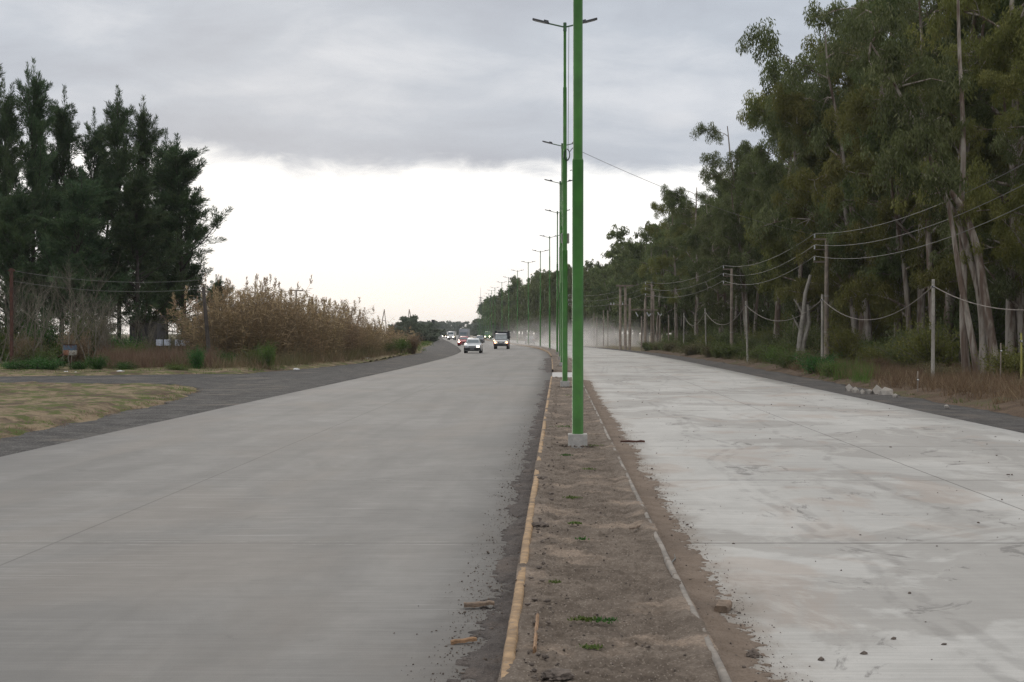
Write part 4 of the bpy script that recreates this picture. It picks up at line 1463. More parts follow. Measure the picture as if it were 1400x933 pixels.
SAP = []
for k in range(4):
    g = np.random.default_rng(130 + k)
    m_ = tubes('trunk', bare_sapling(g, 6.0), 5, caps=False)
    m_.materials.append(M['twig'])
    SAP.append(m_)
sap_spots = [(26, 79, 6.6), (50, 77, 6.0), (84, 76, 6.3), (104, 82, 5.0), (126, 77, 5.4), (136, 82, 4.4), (158, 82, 4.4), (178, 82, 4.0), (205, 84, 3.6), (240, 85, 3.4), (262, 86, 3.4), (2, 80, 6.4), (300, 83, 3.6)]
sl = {0: 'tall bare sapling beside the rusty post at the left', 1: 'bare grey sapling above the nettles near the rusty post', 2: 'pale bare sapling above the painted drum, trunk reaching high', 4: 'many stemmed bare sapling right of the painted drum', 11: 'bare sapling cut by the left edge of the picture'}
for i, (x, Yp, h) in enumerate(sap_spots):
    v = px(x, None, Y=Yp)
    root = empty('bare_sapling', (v.x, Yp, -0.1), gt.uniform(0, 6.28))
    root.scale = (h / 6,) * 3
    link('trunk', SAP[i % 4], None, root)
    tag(root, sl.get(i, 'thin leafless sapling in the scrub under the casuarinas'), 'sapling', 'leafless saplings left' if i in sl else 'thin leafless saplings in the scrub')


# shrubs: leafy balls of twigs, sized by photo
def shrub_mesh(g, leaf_len, leaf_w, n, up=0.5, rx=1.0, rz=1.0):
    lines = []
    B, D, T = [], [], []
    nb = 42
    for k in range(nb):
        a = g.uniform(0, 6.28)
        e1 = np.array([math.cos(a) * g.uniform(0.2, 1.0) * rx, math.sin(a) * g.uniform(0.2, 1.0) * rx, g.uniform(0.45, 1.0) * rz])
        e1 *= g.uniform(0.75, 1.1)
        m1 = e1 * np.array([0.35, 0.35, 0.6]) + g.normal(0, 0.03, 3)
        q = np.array([[g.normal(0, .05), g.normal(0, .05), 0], m1, e1])
        lines.append((q, np.array([0.016, 0.010, 0.004])))
        c = n // nb
        f = g.random((c, 1)) ** 0.6
        p = np.where(f < 0.5, q[0] * (1 - 2 * f) + q[1] * 2 * f, q[1] * (2 - 2 * f) + q[2] * (2 * f - 1))
        B.append(p + g.normal(0, 0.11, (c, 3)))
        D.append(unit(g.normal(0, 0.7, (c, 3)) + np.array([0, 0, up])) * (leaf_len * g.uniform(0.5, 1.3, c))[:, None])
        T.append(np.clip(0.5 * g.random() + 0.5 * g.random(c), 0, 1))
    B, D, T = np.concatenate(B), np.concatenate(D), np.concatenate(T)
    B[:, 2] = np.maximum(B[:, 2], 0.01)
    tm = tubes('stems', lines, 4, caps=False)
    tm.materials.append(M['twig'])
    lm = leaf_quads('foliage', B, D, perp(D, g) * leaf_w, T)
    lm.materials.append(M['bush'])
    return tm, lm


SHR = [shrub_mesh(np.random.default_rng(150 + k), 0.085, 0.013, 5200, 0.5) for k in range(3)]


RO_ = lambda y: right_edge(min(y, 150)) + 2.0


def shrub(x, y, r, h, leaf, label, group=None, k=None, cat='shrub'):
    root = empty('shrub', (x, y, -0.08), gt.uniform(0, 6.28))
    root.scale = (r, r, h)
    k = gt.randrange(3) if k is None else k
    link('stems', SHR[k][0], None, root)
    c_ = link('foliage', SHR[k][1], None, root)
    c_.material_slots[0].link = 'OBJECT'
    c_.material_slots[0].material = M[leaf]
    return tag(root, label, cat, group)


for x, Yp, r, h, leaf, lab in ((1067, 84, 1.6, 1.55, 'bush', 'rounded green bush between the bare trunk and the leaning post'), (1045, 88, 1.3, 1.2, 'bush', 'smaller green bush right of the leaning post'),
                              (1000, 100, 1.7, 1.4, 'bush', 'olive bush at the foot of the bracket pole'), (975, 108, 1.6, 1.2, 'bush', 'low olive bush left of the bracket pole'), (945, 118, 1.7, 1.1, 'weed', 'dusty bush at the verge left of the far post'),
                              (1118, 64, 1.2, 1.0, 'nettle', 'dark green leafy clump at the gravel edge below the tall utility pole'), (1143, 60, 1.0, 0.85, 'grass_green', 'dark green leafy clump next to the bright grass'),
                              (1330, 50, 0.6, 0.32, 'nettle', 'low bright leafy weed below the leaning trunks'), (1215, 57, 0.5, 0.4, 'nettle', 'small green weed in the dead grass before the lone cable post'),
                              (1200, 70, 1.6, 1.5, 'euc_brown', 'dark bush in the shade right of the tall utility pole'), (1240, 66, 1.6, 1.5, 'euc', 'dark bush in the shade left of the lone cable post')):
    v = px(x, None, Y=Yp)
    shrub(v.x, Yp, r, h, leaf, lab)
# brush near the right road edge
for i in range(34):
    y_ = 70 + 2.6 * i + gt.uniform(-1, 1)
    x_ = float(RO_(y_)) + gt.uniform(1.0, 3.6)
    shrub(x_, y_, gt.uniform(0.9, 1.5), gt.uniform(0.6, 1.35), gt.choice(['bush', 'weed', 'bush', 'grass_green']), 'low weedy bush along the farther right verge', 'weedy bushes on the right verge')
for i in range(12):
    y_ = 36 + 2.6 * i + gt.uniform(-1, 1)
    x_ = float(RO_(y_)) + gt.uniform(3.4, 5.8)
    shrub(x_, y_, gt.uniform(0.5, 1.1), gt.uniform(0.4, 0.95), gt.choice(['bush', 'weed', 'bracken', 'bracken']), 'low tangled bush in the dead bracken before the leaning trunks', 'tangled bushes in the bracken')
# understory behind the right posts
for i in range(62):
    y_ = 50 + 2.3 * i + gt.uniform(-1, 1)
    x_ = float(right_edge(min(y_, 150))) + (gt.uniform(7.5, 10.5) if i % 2 else gt.uniform(12.0, 16.0))
    hh_ = gt.uniform(1.3, 2.6) if i % 2 else gt.uniform(3.0, 5.5)
    shrub(x_, y_, gt.uniform(1.5, 2.3) * (1 if i % 2 else 1.4), hh_, gt.choice(['euc', 'bush', 'euc_brown', 'euc']), 'shadowy undergrowth bush among the trunks of the right hand wood', 'undergrowth bushes of the right wood')
for i in range(11):
    shrub(-29.0 + i * 0.72 + gt.uniform(-.3, .3), gt.uniform(77, 83), gt.uniform(0.8, 1.3), gt.uniform(0.9, 2.3), gt.choice(['bush', 'weed', 'grass_green', 'bush', 'dry']), 'green and brown scrub between the bare saplings at left', 'scrub between the bare saplings')
# left: bushes under the casuarinas and hedge row further
for i in range(30):
    x_ = -40 + i * 0.78 + gt.uniform(-.4, .4)
    shrub(x_, 84 + gt.uniform(0, 16), gt.uniform(1.0, 1.8), gt.uniform(1.2, 3.3), gt.choice(['bush', 'weed', 'bush', 'weed', 'nettle']), 'scrubby bush in the tangle below the casuarinas', 'scrub bushes below the casuarinas')
for x, Yp, r, h, leaf, lab in ((40, 71, 1.3, 0.75, 'nettle', 'bright nettle patch near the rusty post'), (65, 70.5, 1.2, 0.8, 'nettle', 'bright nettle patch left of the painted drum'), (20, 71.5, 1.0, 0.6, 'nettle', 'nettles at the foot of the rusty post'),
                              (108, 71.5, 0.9, 0.6, 'nettle', 'nettles right below the painted drum'), (133, 71, 0.75, 0.95, 'nettle', 'upright dark green weed right of the painted drum'), (172, 71, 0.8, 0.55, 'nettle', 'low green weeds before the dead grass at left'),
                              (268, 72, 0.7, 1.35, 'nettle', 'tall green weed in front of the blue metal sheet'), (243, 69, 0.9, 0.5, 'grass_green', 'low yellow green weed at the track edge before the tall green weed'),
                              (350, 76, 1.0, 1.3, 'bush', 'green bush at the foot of the cane left part'), (365, 74, 0.7, 1.55, 'grass_green', 'yellow green bush standing out against the brown cane'), (310, 77, 1.0, 1.0, 'nettle', 'dark green bush below the leaning wooden pole'),
                              (545, 130, 1.6, 1.6, 'grass_green', 'green bush at the far end of the cane'), (528, 124, 1.5, 1.3, 'bush', 'olive bush before the far end of the cane'), (564, 135, 1.4, 2.0, 'dry', 'reddish brown bush standing alone past the cane')):
    v = px(x, None, Y=Yp)
    shrub(v.x, Yp, r, h, leaf, lab)
v = px(298, None, Y=90)
place_tree('casuarina_tree', CAS[1], v.x, 90, 5.6, 1.0, 'small dark round conifer beside the leaning wooden pole', None, None, 1.6)


# cane thicket
def cane_mesh(g, h=5.0, nst=110, rx=1.7):
    lines, B, D, Wd, T = [], [], [], [], []
    for k in range(nst):
        a = g.uniform(0, 6.28)
        rr = g.random() ** 0.5 * rx
        p0 = np.array([math.cos(a) * rr, math.sin(a) * rr, 0])
        hh = h * (0.35 + 0.65 * g.random() ** 0.8)
        ln_ = np.array([math.cos(a), math.sin(a)]) * 0.08 + g.normal(0, 0.14, 2)
        t_ = np.linspace(0, 1, 6)
        q = np.stack([p0[0] + ln_[0] * hh * t_ ** 1.6, p0[1] + ln_[1] * hh * t_ ** 1.6, hh * t_], 1)
        lines.append((q, np.linspace(0.014, 0.006, 6)))
        c = 34
        f = (0.12 + 0.88 * g.random(c))
        p = np.stack([np.interp(f, t_, q[:, j]) for j in range(3)], 1)
        B.append(p)
        D.append(unit(np.stack([g.normal(0, 0.8, c), g.normal(0, 0.8, c), g.uniform(-0.75, 0.9, c)], 1)) * g.uniform(0.25, 0.6, c)[:, None])
        Wd.append(g.uniform(0.012, 0.024, c))
        T.append(np.clip(0.5 * g.random() + 0.5 * g.random(c), 0, 1))
        if g.random() < 0.45:
            c = 26
            p = q[-1] + np.array([0, 0, 0.0]) + np.stack([g.normal(0, 0.03, c), g.normal(0, 0.03, c), g.uniform(-0.1, 0.35, c)], 1)
            B.append(p)
            D.append(unit(np.stack([g.normal(0, 0.3, c), g.normal(0, 0.3, c), np.full(c, 1.0)], 1)) * 0.20)
            Wd.append(np.full(c, 0.016))
            T.append(g.uniform(0.4, 1, c))
    B, D, Wd, T = np.concatenate(B), np.concatenate(D), np.concatenate(Wd), np.concatenate(T)
    tm = tubes('stems', lines, 4, caps=False)
    tm.materials.append(M['cane_stem'])
    lm = leaf_quads('foliage', B, D, perp(D, g) * Wd[:, None], T)
    lm.materials.append(M['cane'])
    return tm, lm


CANE = [cane_mesh(np.random.default_rng(170 + k)) for k in range(4)]
cane_top = [(290, 405), (315, 390), (335, 378), (350, 384), (370, 390), (395, 398), (410, 402), (430, 402), (450, 412), (470, 424), (485, 430), (500, 438), (515, 440), (530, 444), (545, 452)]
cx_ = [a for a, _ in cane_top]
ct_ = [b for _, b in cane_top]
for x, Yp in ((297, 84), (318, 84), (338, 85), (357, 86), (378, 88), (398, 91), (416, 95), (434, 99), (449, 104), (463, 109), (476, 114), (488, 119), (499, 124), (510, 129), (521, 134), (531, 140), (541, 146)):
    ty = np.interp(x, cx_, ct_)
    for rowi in (0, 1):
        Y2 = Yp + rowi * 3.2
        xj = x + gt.uniform(-5, 5)
        v = px(xj, ty + gt.uniform(-5, 9) + 4 + max(0, x - 430) * 0.05, Y=Y2)
        root = empty('giant_cane', (v.x, Y2, -0.1), gt.uniform(0, 6.28))
        s_ = (v.z + 0.1) / 5.3
        root.scale = (1.15, 1.15, s_)
        k = gt.randrange(4)
        link('stems', CANE[k][0], None, root)
        link('foliage', CANE[k][1], None, root)
        if rowi == 0 and x in (297, 338, 541):
            lab = {297: 'dry cane clump at the near end of the thicket beside the small conifer', 338: 'tallest dry cane clump of the thicket', 541: 'last and lowest dry cane clump of the thicket'}[x]
            tag(root, lab, 'cane', 'single clumps of cane')
        else:
            tag(root, 'dry brown cane clump inside the long thicket on the left', 'cane', 'clumps of the cane thicket')


# grass and weeds as stuff
def blades(name, pts, g, hmin, hmax, wd, mat, label, lean=0.35, per=14, rad=0.10):
    n = len(pts) * per
    base = np.repeat(pts, per, 0) + np.concatenate([g.normal(0, rad, (n, 2)), np.zeros((n, 1))], 1)
    hv = g.uniform(hmin, hmax, n) * np.repeat(g.uniform(0.3, 1.2, len(pts)), per)
    d = unit(np.stack([g.normal(0, lean, n), g.normal(0, lean, n), np.ones(n)], 1)) * hv[:, None]
    wv = perp(d, g)
    wv[:, 2] = 0
    wv = unit(wv) * wd
    t_ = np.clip(0.5 * np.repeat(g.random(len(pts)), per) + 0.5 * g.random(n), 0, 1)
    o = link(name, leaf_quads(name, base, d, wv, t_), M[mat])
    return tag(o, label, kind='stuff')


g = np.random.default_rng(200)


def scatter(n, x0, x1, y0, y1, cond, z=-0.03):
    X = g.uniform(x0, x1, n)
    Y = g.uniform(y0, y1, n)
    k = cond(X, Y)
    return np.stack([X[k], Y[k], np.full(k.sum(), z)], 1)


# dead grass stretch at left below the casuarinas, photo x 140..290
def dl(X, Y):
    xp = 700 + F * X / Y
    return (xp > 135) & (xp < 300) & (Y > 72 + 3 * fbm(X, Y, 2))


blades('dry_grass', scatter(2600, -25, -14, 71, 84, dl), g, 0.4, 1.35, 0.010, 'dry', 'tall reddish dead grass below the casuarinas', 0.30, 16, 0.14)
blades('dry_grass', scatter(2600, -22, -8.5, 72, 128, lambda X, Y: (X < shoulder_out(Y) - 1.0) & (X > shoulder_out(Y) - 6.5) & (fbm(X * .5, Y * .5, 3) > 0.38)), g, 0.3, 1.25, 0.011, 'weed', 'dry olive weeds in front of the cane', 0.35, 16, 0.16)
blades('dry_grass', scatter(1700, -22, -8.5, 72, 128, lambda X, Y: (X < shoulder_out(Y) - 0.7) & (X > shoulder_out(Y) - 5.5) & (fbm(X * .5, Y * .5, 13) > 0.45)), g, 0.3, 1.0, 0.011, 'dry', 'reddish dry weeds in front of the cane', 0.40, 16, 0.16)
blades('green_grass', scatter(1500, -40, -12, 66, 80, lambda X, Y: (X < shoulder_out(Y) - 0.4) & (fbm(X * .7, Y * .7, 23) > 0.50)), g, 0.08, 0.30, 0.010, 'grass_green', 'short green grass beyond the side track', 0.5, 14, 0.2)
# far left verge grass
blades('green_grass', scatter(2600, -35, -7, 118, 330, lambda X, Y: (X < shoulder_out(Y) - 0.3) & (X > shoulder_out(Y) - 5)), g, 0.15, 0.5, 0.03, 'grass_green', 'bright green grass beside the far gravel shoulder', 0.5, 12, 0.35)
# tufts on the grass island
blades('green_grass', scatter(9500, -26, -9.3, 18, 53, lambda X, Y: (X < shoulder_out(Y) - 0.3) & (fbm(X * .8, Y * .8, 33) > 0.52) & (Y < 51.8)), g, 0.03, 0.15, 0.008, 'grass_green', 'green grass tufts on the verge between shoulder and side track', 0.8, 12, 0.12)
blades('dry_grass', scatter(8500, -26, -9.0, 18, 53, lambda X, Y: (X < shoulder_out(Y) + 0.25 * fbm(X * 2, Y * 2, 8)) & (fbm(X * .8, Y * .8, 37) > 0.46) & (Y < 52.2)), g, 0.02, 0.10, 0.007, 'dry', 'straw coloured dry grass on the verge between shoulder and side track', 1.2, 12, 0.14)
# right verge: dead grass near, green grass patch
RO = lambda Y: right_edge(Y) + 2.0
blades('dry_grass', scatter(9000, 12, 26, 28, 72, lambda X, Y: (X > RO(Y) + 0.3 + 1.0 * fbm(X, Y, 5)) & (X < RO(Y) + 8.5)), g, 0.12, 0.85, 0.010, 'bracken', 'reddish dead grass and bracken along the right verge', 0.6, 16, 0.14)
blades('dry_grass', scatter(3200, 12, 24, 66, 150, lambda X, Y: (X > RO(Y) + 0.5 + 1.0 * fbm(X, Y, 5)) & (X < RO(Y) + 5.5)), g, 0.2, 0.75, 0.012, 'weed', 'olive weeds along the farther right verge', 0.4, 14, 0.18)
blades('green_grass', scatter(1500, 12, 20, 48, 68, lambda X, Y: (np.abs(700 + F * X / Y - 1150) < 30 + 30 * fbm(X * 2, Y * 2, 91)) & (X > RO(Y) + 0.1 + fbm(X * 2, Y * 2, 92))), g, 0.15, 0.85, 0.012, 'grass_green', 'lush green grass beside the rubble at the right verge', 0.28, 18, 0.12)
blades('green_grass', scatter(1400, 12, 22, 28, 60, lambda X, Y: (X > RO(Y) + 0.1) & (X < RO(Y) + 2.0) & (fbm(X, Y, 45) > 0.50)), g, 0.05, 0.22, 0.008, 'bush', 'short green grass at the edge of the right gravel shoulder', 0.6, 12, 0.14)

# rubble at right verge
for i, (x, y, s_, lab) in enumerate(((1164, 532, 0.17, 'pale rubble stone at the end of the lush green grass'), (1173, 534, 0.13, 'small pale rubble stone beside the one at the lush grass'), (1182, 536, 0.10, 'smallest pale rubble stone in the gap of the row'),
                             (1192, 536, 0.16, 'flat pale rubble stone left of the two highest ones'), (1202, 536, 0.22, 'high pale rubble stone, second from the right end of the row'), (1213, 537, 0.24, 'high pale rubble stone at the right end of the row'),
                             (1228, 541, 0.09, 'lone small pale stone past the right end of the rubble row'), (1300, 556, 0.07, 'small pale stone at the gravel edge below the leaning trunks'))):
    p = px(x, y + 2, z=0)
    tag(lump('rubble', (p.x, p.y + 0.3, 0.0), (s_ * 1.0, s_ * 0.85, s_ * 1.05), M['rock'], 140 + i, 1, 0.3), lab, 'rubble', 'pale rubble at the right shoulder')
# litter on the left verge
for i, (x, y, s_, lab) in enumerate(((10, 537, 0.11, 'scrap of white litter at the left edge of the verge'), (165, 509.5, 0.20, 'white litter lying beyond the side track'), (103, 510.5, 0.10, 'small white scrap below the painted drum'), (107, 559, 0.10, 'pale scrap in the middle of the verge'),
                             (405, 506, 0.17, 'white scrap on the gravel before the cane'), (502, 491, 0.17, 'white scrap at the far end of the cane'), (90, 510, 0.14, 'pale scrap left below the painted drum'))):
    p = px(x, y, z=0)
    tag(lump('litter', (p.x, p.y, 0.03), (s_, s_ * 0.7, s_ * 0.35), M['litter'], 160 + i, 2), lab, 'litter')

# ------------------------------------------------------------------ left roadside things
# rusty post
v = px(16, 497, z=0)
rp = empty('steel_post', (v.x, 75.0 * 1.0, -0.1))
rp.location.x = px(16, None, Y=75).x
hh = px(16, 367, Y=75).z + 0.1
MB().box((0, 0, hh / 2), (0.16, 0.14, hh), 0.015).build('post', M['rust_post'], rp)
MB().box((0, 0, hh - 0.12), (0.34, 0.08, 0.10), 0.01).build('bracket', M['rust_post'], rp)
tag(rp, 'dark rusty square post at the left among nettles', 'post')
# leaning wooden pole
wp = empty('utility_pole', (px(288, None, Y=80).x, 80, -0.1))
t1, t0 = px(278, 393, Y=80), px(288, 500, Y=80)
link('pole', tubes('pole', [([(0, 0, -0.1), ((t1.x - t0.x) * 0.5, 0, t1.z * 0.5), (t1.x - t0.x, 0, t1.z + 0.1)], [0.13, 0.115, 0.09])], 10), M['bark_dark'], wp)
MB().box((t1.x - t0.x, 0, t1.z - 0.15), (0.7, 0.08, 0.09), 0.01).build('crossarm', M['wood_pole'], wp)
tag(wp, 'leaning weathered wooden pole between the casuarinas and the cane', 'utility pole')
for k, (z0, z1) in enumerate(((5.2, 5.1), (4.65, 4.6))):
    cable('power_wire', (rp.location.x, 75.0, z0), (px(278, None, Y=80).x, 80.0, z1 - 0.2), 0.35, 0.012, M['pale_cable'], ('upper' if k == 0 else 'lower') + ' wire sagging before the casuarinas at left', 'wire')

# painted drum on a post
dr = empty('drum_bin', (px(96, None, Y=71.5).x, 71.5, -0.05))
zt = px(96, 471, Y=71.5).z + 0.05
zb_ = px(96, 486, Y=71.5).z + 0.05


def drum_mat():
    m, t, b = material('painted_rusty_drum')
    tc = t.n('ShaderNodeTexCoord').outputs['Object']
    sp = t.n('ShaderNodeSeparateXYZ', {0: tc})
    n = t.noise(tc, 6, 5, 0.6)
    zz = t.math('ADD', sp.outputs[2], t.math('MULTIPLY', t.math('SUBTRACT', n, 0.5), 0.22))
    zr = t.math('DIVIDE', t.math('SUBTRACT', zz, zb_), zt - zb_)
    low = t.mix(t.smooth(t.math('ADD', sp.outputs[0], t.math('MULTIPLY', n, 0.5)), 0.22, 0.34), (0.27, 0.12, 0.07), (0.40, 0.38, 0.33))
    c = t.mix(t.math('GREATER_THAN', zr, 0.48), low, (0.07, 0.11, 0.16))
    c = t.mix(t.math('GREATER_THAN', zr, 0.90), c, (0.05, 0.025, 0.02))
    c = t.mix(t.math('MULTIPLY', t.smooth(t.noise(tc, 9, 6, 0.75), 0.48, 0.62), 0.85), c, (0.10, 0.045, 0.028))
    t.put(b.inputs['Base Color'], c)
    b.inputs['Roughness'].default_value = 0.7
    return m


bm = bmesh.new()
prof = [(0.20, zb_), (0.30, zb_ + 0.01), (0.33, zb_ + 0.10), (0.335, zb_ + 0.25), (0.325, zt - 0.03), (0.335, zt), (0.31, zt), (0.30, zb_ + 0.06), (0.0, zb_ + 0.04)]
vs = [bm.verts.new((r_, 0, z_)) for r_, z_ in prof]
es = [bm.edges.new((a_, b2)) for a_, b2 in zip(vs[:-1], vs[1:])]
bmesh.ops.spin(bm, geom=vs + es, cent=(0, 0, 0), axis=(0, 0, 1), angle=2 * math.pi, steps=28)
bmesh.ops.remove_doubles(bm, verts=bm.verts, dist=0.0005)
me = bpy.data.meshes.new('drum')
bm.to_mesh(me)
bm.free()
dd_ = link('drum', me, drum_mat(), dr)
link('post', tubes('post', [([(0, 0, -0.1), (0, 0, zb_ + 0.03)], [0.03, 0.03])], 8), M['rust_post'], dr)
link('flap', tubes('flap', [([(-0.30, -0.05, zb_ + 0.10), (-0.45, -0.08, zb_ - 0.02), (-0.56, -0.08, zb_ - 0.06)], [0.05, 0.03, 0.015])], 6), M['rust_post'], dr)
tag(dr, 'rusty drum bin painted blue and white on a thin post in the nettles', 'bin')

# grey shed, blue sheet, white crates under the casuarinas
M['shed'] = plain('grey_sheet_wall', (0.11, 0.105, 0.115), 0.8, 0.15, 1.5)
M['blue_sheet'] = plain('blue_sheet', (0.045, 0.085, 0.13), 0.6, 0.2, 2.0)
M['roof_sheet'] = plain('roof_sheet', (0.14, 0.13, 0.13), 0.7, 0.2, 2.0)
M['white_crate'] = plain('white_crate', (0.60, 0.64, 0.74), 0.6, 0.15, 3.0)
M['pane'] = plain('dark_pane', (0.03, 0.035, 0.04), 0.15, 0.1)
a, b_ = px(176, None, Y=96), px(214, None, Y=96)
sh = empty('shed', ((a.x + b_.x) / 2, 97.5, -0.1))
w_ = b_.x - a.x
hz = px(190, 432, Y=96).z
MB().box((0, 0, hz / 2), (w_, 2.6, hz), 0.02).build('wall', M['shed'], sh)
MB().box((0, 0, hz + 0.03), (w_ + 0.3, 2.9, 0.06), 0.01, rot=(R(4), 0, 0)).build('roof', M['roof_sheet'], sh)
MB().box((-0.4, -1.305, 1.3), (0.5, 0.03, 0.5), 0.005).build('window', M['pane'], sh)
tag(sh, 'small grey shed half hidden in scrub under the casuarinas', 'shed')
mb = MB()
for k in range(9):
    mb.box((-0.36 + 0.09 * k, 0.012 * (k % 2), 0.95), (0.088, 0.02, 1.9), 0.004)
bs = mb.build('metal_sheet', M['blue_sheet'], None, loc=(px(274, None, Y=88).x, 88, 0.0))
tag(bs, 'upright blue corrugated sheet left of the leaning wooden pole', 'metal sheet')
for x0, x1, lab in ((213, 220, 'white box panel farthest left of the row by the shed'), (224, 231, 'second white box panel from the shed'), (239, 245, 'narrow white box panel left of the widest one'), (247, 259, 'widest white box panel, next to the blue sheet')):
    a, b_ = px(x0, 464.5, Y=90), px(x1, 473, Y=90)
    root = empty('white_crate', ((a.x + b_.x) / 2, 90.3, 0))
    ww = b_.x - a.x
    MB().box((0, 0, (a.z + b_.z) / 2), (ww, 0.5, a.z - b_.z), 0.02).build('box', M['white_crate'], root)
    mb = MB()
    for sx_ in (-1, 1):
        for sy_ in (-1, 1):
            mb.box((sx_ * (ww / 2 - 0.04), sy_ * 0.2, b_.z / 2), (0.05, 0.05, b_.z), 0.005)
    mb.build('legs', M['wood_pole'], root)
    tag(root, lab, 'box', 'white boxes near the shed')

# power poles behind the cane
def tee_pole(x, ty, Yp, wdt, label, arms=1):
    v = px(x, ty, Y=Yp)
    root = empty('utility_pole', (v.x, Yp, -0.1))
    link('pole', tubes('pole', [([(0, 0, -0.1), (0, 0, v.z + 0.1)], [0.16, 0.11])], 8), M['wood_pole'], root)
    for k in range(arms):
        MB().box((0, 0, v.z + 0.05 - 0.5 * k), (wdt, 0.12, 0.14), 0.01).build('crossarm', M['wood_pole'], root)
    for k in (-1, 0, 1):
        MB().cyl((k * wdt * 0.45, 0, v.z + 0.1), (k * wdt * 0.45, 0, v.z + 0.32), 0.06, 0.04, 8).build('insulator', M['ceramic'], root)
    return tag(root, label, 'utility pole', 'power poles rising behind the cane')


tee_pole(405, 397, 188, 1.9, 'power pole with wide crossarm showing above the cane, nearest of three')
tee_pole(443, 410.5, 246, 1.0, 'power pole with short crossarm above the middle of the cane')
tee_pole(473, 423.5, 300, 1.2, 'double armed power pole above the lower end of the cane', 2)
for x, ty, ln_, lab in ((492, 423, -0.6, 'left of three thin pointed masts past the cane'), (525.5, 423, -0.8, 'middle of three thin pointed masts past the cane'), (559.5, 423, 0.9, 'right of three thin pointed masts, above the round trees')):
    v = px(x, ty, Y=480)
    root = empty('mast', (v.x, 480, -0.1))
    link('leg', tubes('leg', [([(ln_ * 2.2, 0, 0), (0, 0, v.z)], [0.22, 0.16])], 6), M['wood_pole'], root)
    link('leg', tubes('leg', [([(-ln_ * 1.2, 0.5, 0), (0, 0, v.z + 0.1)], [0.18, 0.12])], 6), M['wood_pole'], root)
    MB().box((0, 0.2, v.z * 0.62), (abs(ln_) * 1.2, 0.15, 0.2), 0.02).build('brace', M['wood_pole'], root)
    tag(root, lab, 'mast', 'thin pointed masts past the cane')
# gantry
ga = empty('gantry', (px(581, None, Y=400).x, 400, -0.1))
v0, v1 = px(567, 441, Y=400), px(595, 441, Y=400)
gx0, gx1 = v0.x - ga.location.x, v1.x - ga.location.x
mb = MB()
for dz_ in (-0.25, 0.25):
    mb.box(((gx0 + gx1) / 2, 0, v0.z + dz_), (gx1 - gx0, 0.12, 0.12), 0.01)
nd = 9
for k in range(nd):
    xx0 = gx0 + (gx1 - gx0) * k / nd
    xx1 = gx0 + (gx1 - gx0) * (k + 1) / nd
    mb.cyl((xx0, 0, v0.z - 0.25), (xx1, 0, v0.z + 0.25) if k % 2 else (xx1, 0, v0.z - 0.2), 0.04, 0.04, 6)
mb.build('truss', M['lamp_grey'], ga)
MB().cyl((0.1, 0, -0.1), (0.1, 0, v0.z), 0.18, 0.14, 10).build('post', M['lamp_grey'], ga)
MB().cyl((gx0 + 0.3, 0, -0.1), (gx0 + 0.3, 0, v0.z), 0.16, 0.12, 10).build('post', M['lamp_grey'], ga)
MB().box((gx1 - 0.6, -0.1, v0.z + 0.25), (0.9, 0.25, 1.2), 0.08).build('signal', M['black'], ga)
tag(ga, 'dark horizontal truss gantry above the round trees far down the road at left', 'gantry')
# pale house
M['house'] = plain('pale_wall', (0.42, 0.43, 0.46), 0.8, 0.1, 0.5)
ho = empty('house', (px(546, None, Y=300).x, 300, -0.1))
MB().box((0, 0, 1.6), (3.6, 5.0, 3.2), 0.03).build('wall', M['house'], ho)
mb = MB()
mb.loft([[(-2.0, -2.8, 3.2), (2.0, -2.8, 3.2), (0, -2.8, 4.0)], [(-2.0, 2.8, 3.2), (2.0, 2.8, 3.2), (0, 2.8, 4.0)]])
mb.build('roof', M['roof_sheet'], ho)
for xx_ in (-0.9, 0.9):
    MB().box((xx_, -2.51, 1.7), (0.8, 0.04, 1.0), 0.01).build('window', M['pane'], ho)
tag(ho, 'small pale house beyond the far end of the cane', 'house')

# round trees far left
g = np.random.default_rng(222)
ln, cl_ = euc_skeleton(g, 6.0, stems=1, spread=2.6, low=0.08, nb=18, r0=0.15)
tm = tubes('trunk', ln[:30], 5, caps=False)
tm.materials.append(M['bark_dark'])
lm = leaf_quads('crown', *droop_leaves(g, cl_, 50, 0.35, 0.10))
lm.materials.append(M['hazed_leaf'])
RT = (tm, lm, 6.0)
for x, ty, Yp, sx_, lab in ((553, 444, 285, 1.1, 'grey green round tree at the far end of the cane'), (560, 437, 290, 1.2, 'tallest round tree far left of the road below the pointed mast'), (572, 447, 300, 1.2, 'round tree under the gantry, left one'),
                       (583, 446, 310, 1.3, 'round tree under the gantry, right one'), (592, 452, 330, 1.2, 'low round tree closest to the road far down at left'), (538, 450, 270, 1.0, 'low round tree behind the last cane')):
    v = px(x, ty, Y=Yp)
    place_tree('round_tree', RT, v.x, Yp, v.z + 0.3, gt.uniform(0, 6.28), lab, 'round trees far left', None, sx_ * 6.0 / v.z * 0.75)
for i in range(26):
    Yp = gt.uniform(560, 950)
    x = gt.uniform(560, 650)
    v = px(x, 455 - gt.uniform(5, 11) + (x > 640) * 2, Y=Yp)
    rxm = float(right_edge(Yp))
    if left_edge(Yp) - 4 < v.x < rxm + 4:
        v.x = float(left_edge(Yp)) - gt.uniform(5, 20) if x < 610 else rxm + gt.uniform(4, 9)
    place_tree('round_tree', RT, v.x, Yp, v.z + 1.0, gt.uniform(0, 6.28), 'hazy tree on the horizon where the road vanishes', 'trees on the horizon', None, 1.5)
# trees right across the vanishing road
for i in range(12):
    Yp = gt.uniform(1150, 1350)
    place_tree('round_tree', RT, -58 - (Yp - 1150) * 0.05 + i * 4.5 - 20, Yp, gt.uniform(8, 12), gt.uniform(0, 6.28), 'hazy tree on the horizon where the road vanishes', 'trees on the horizon', None, 1.4)

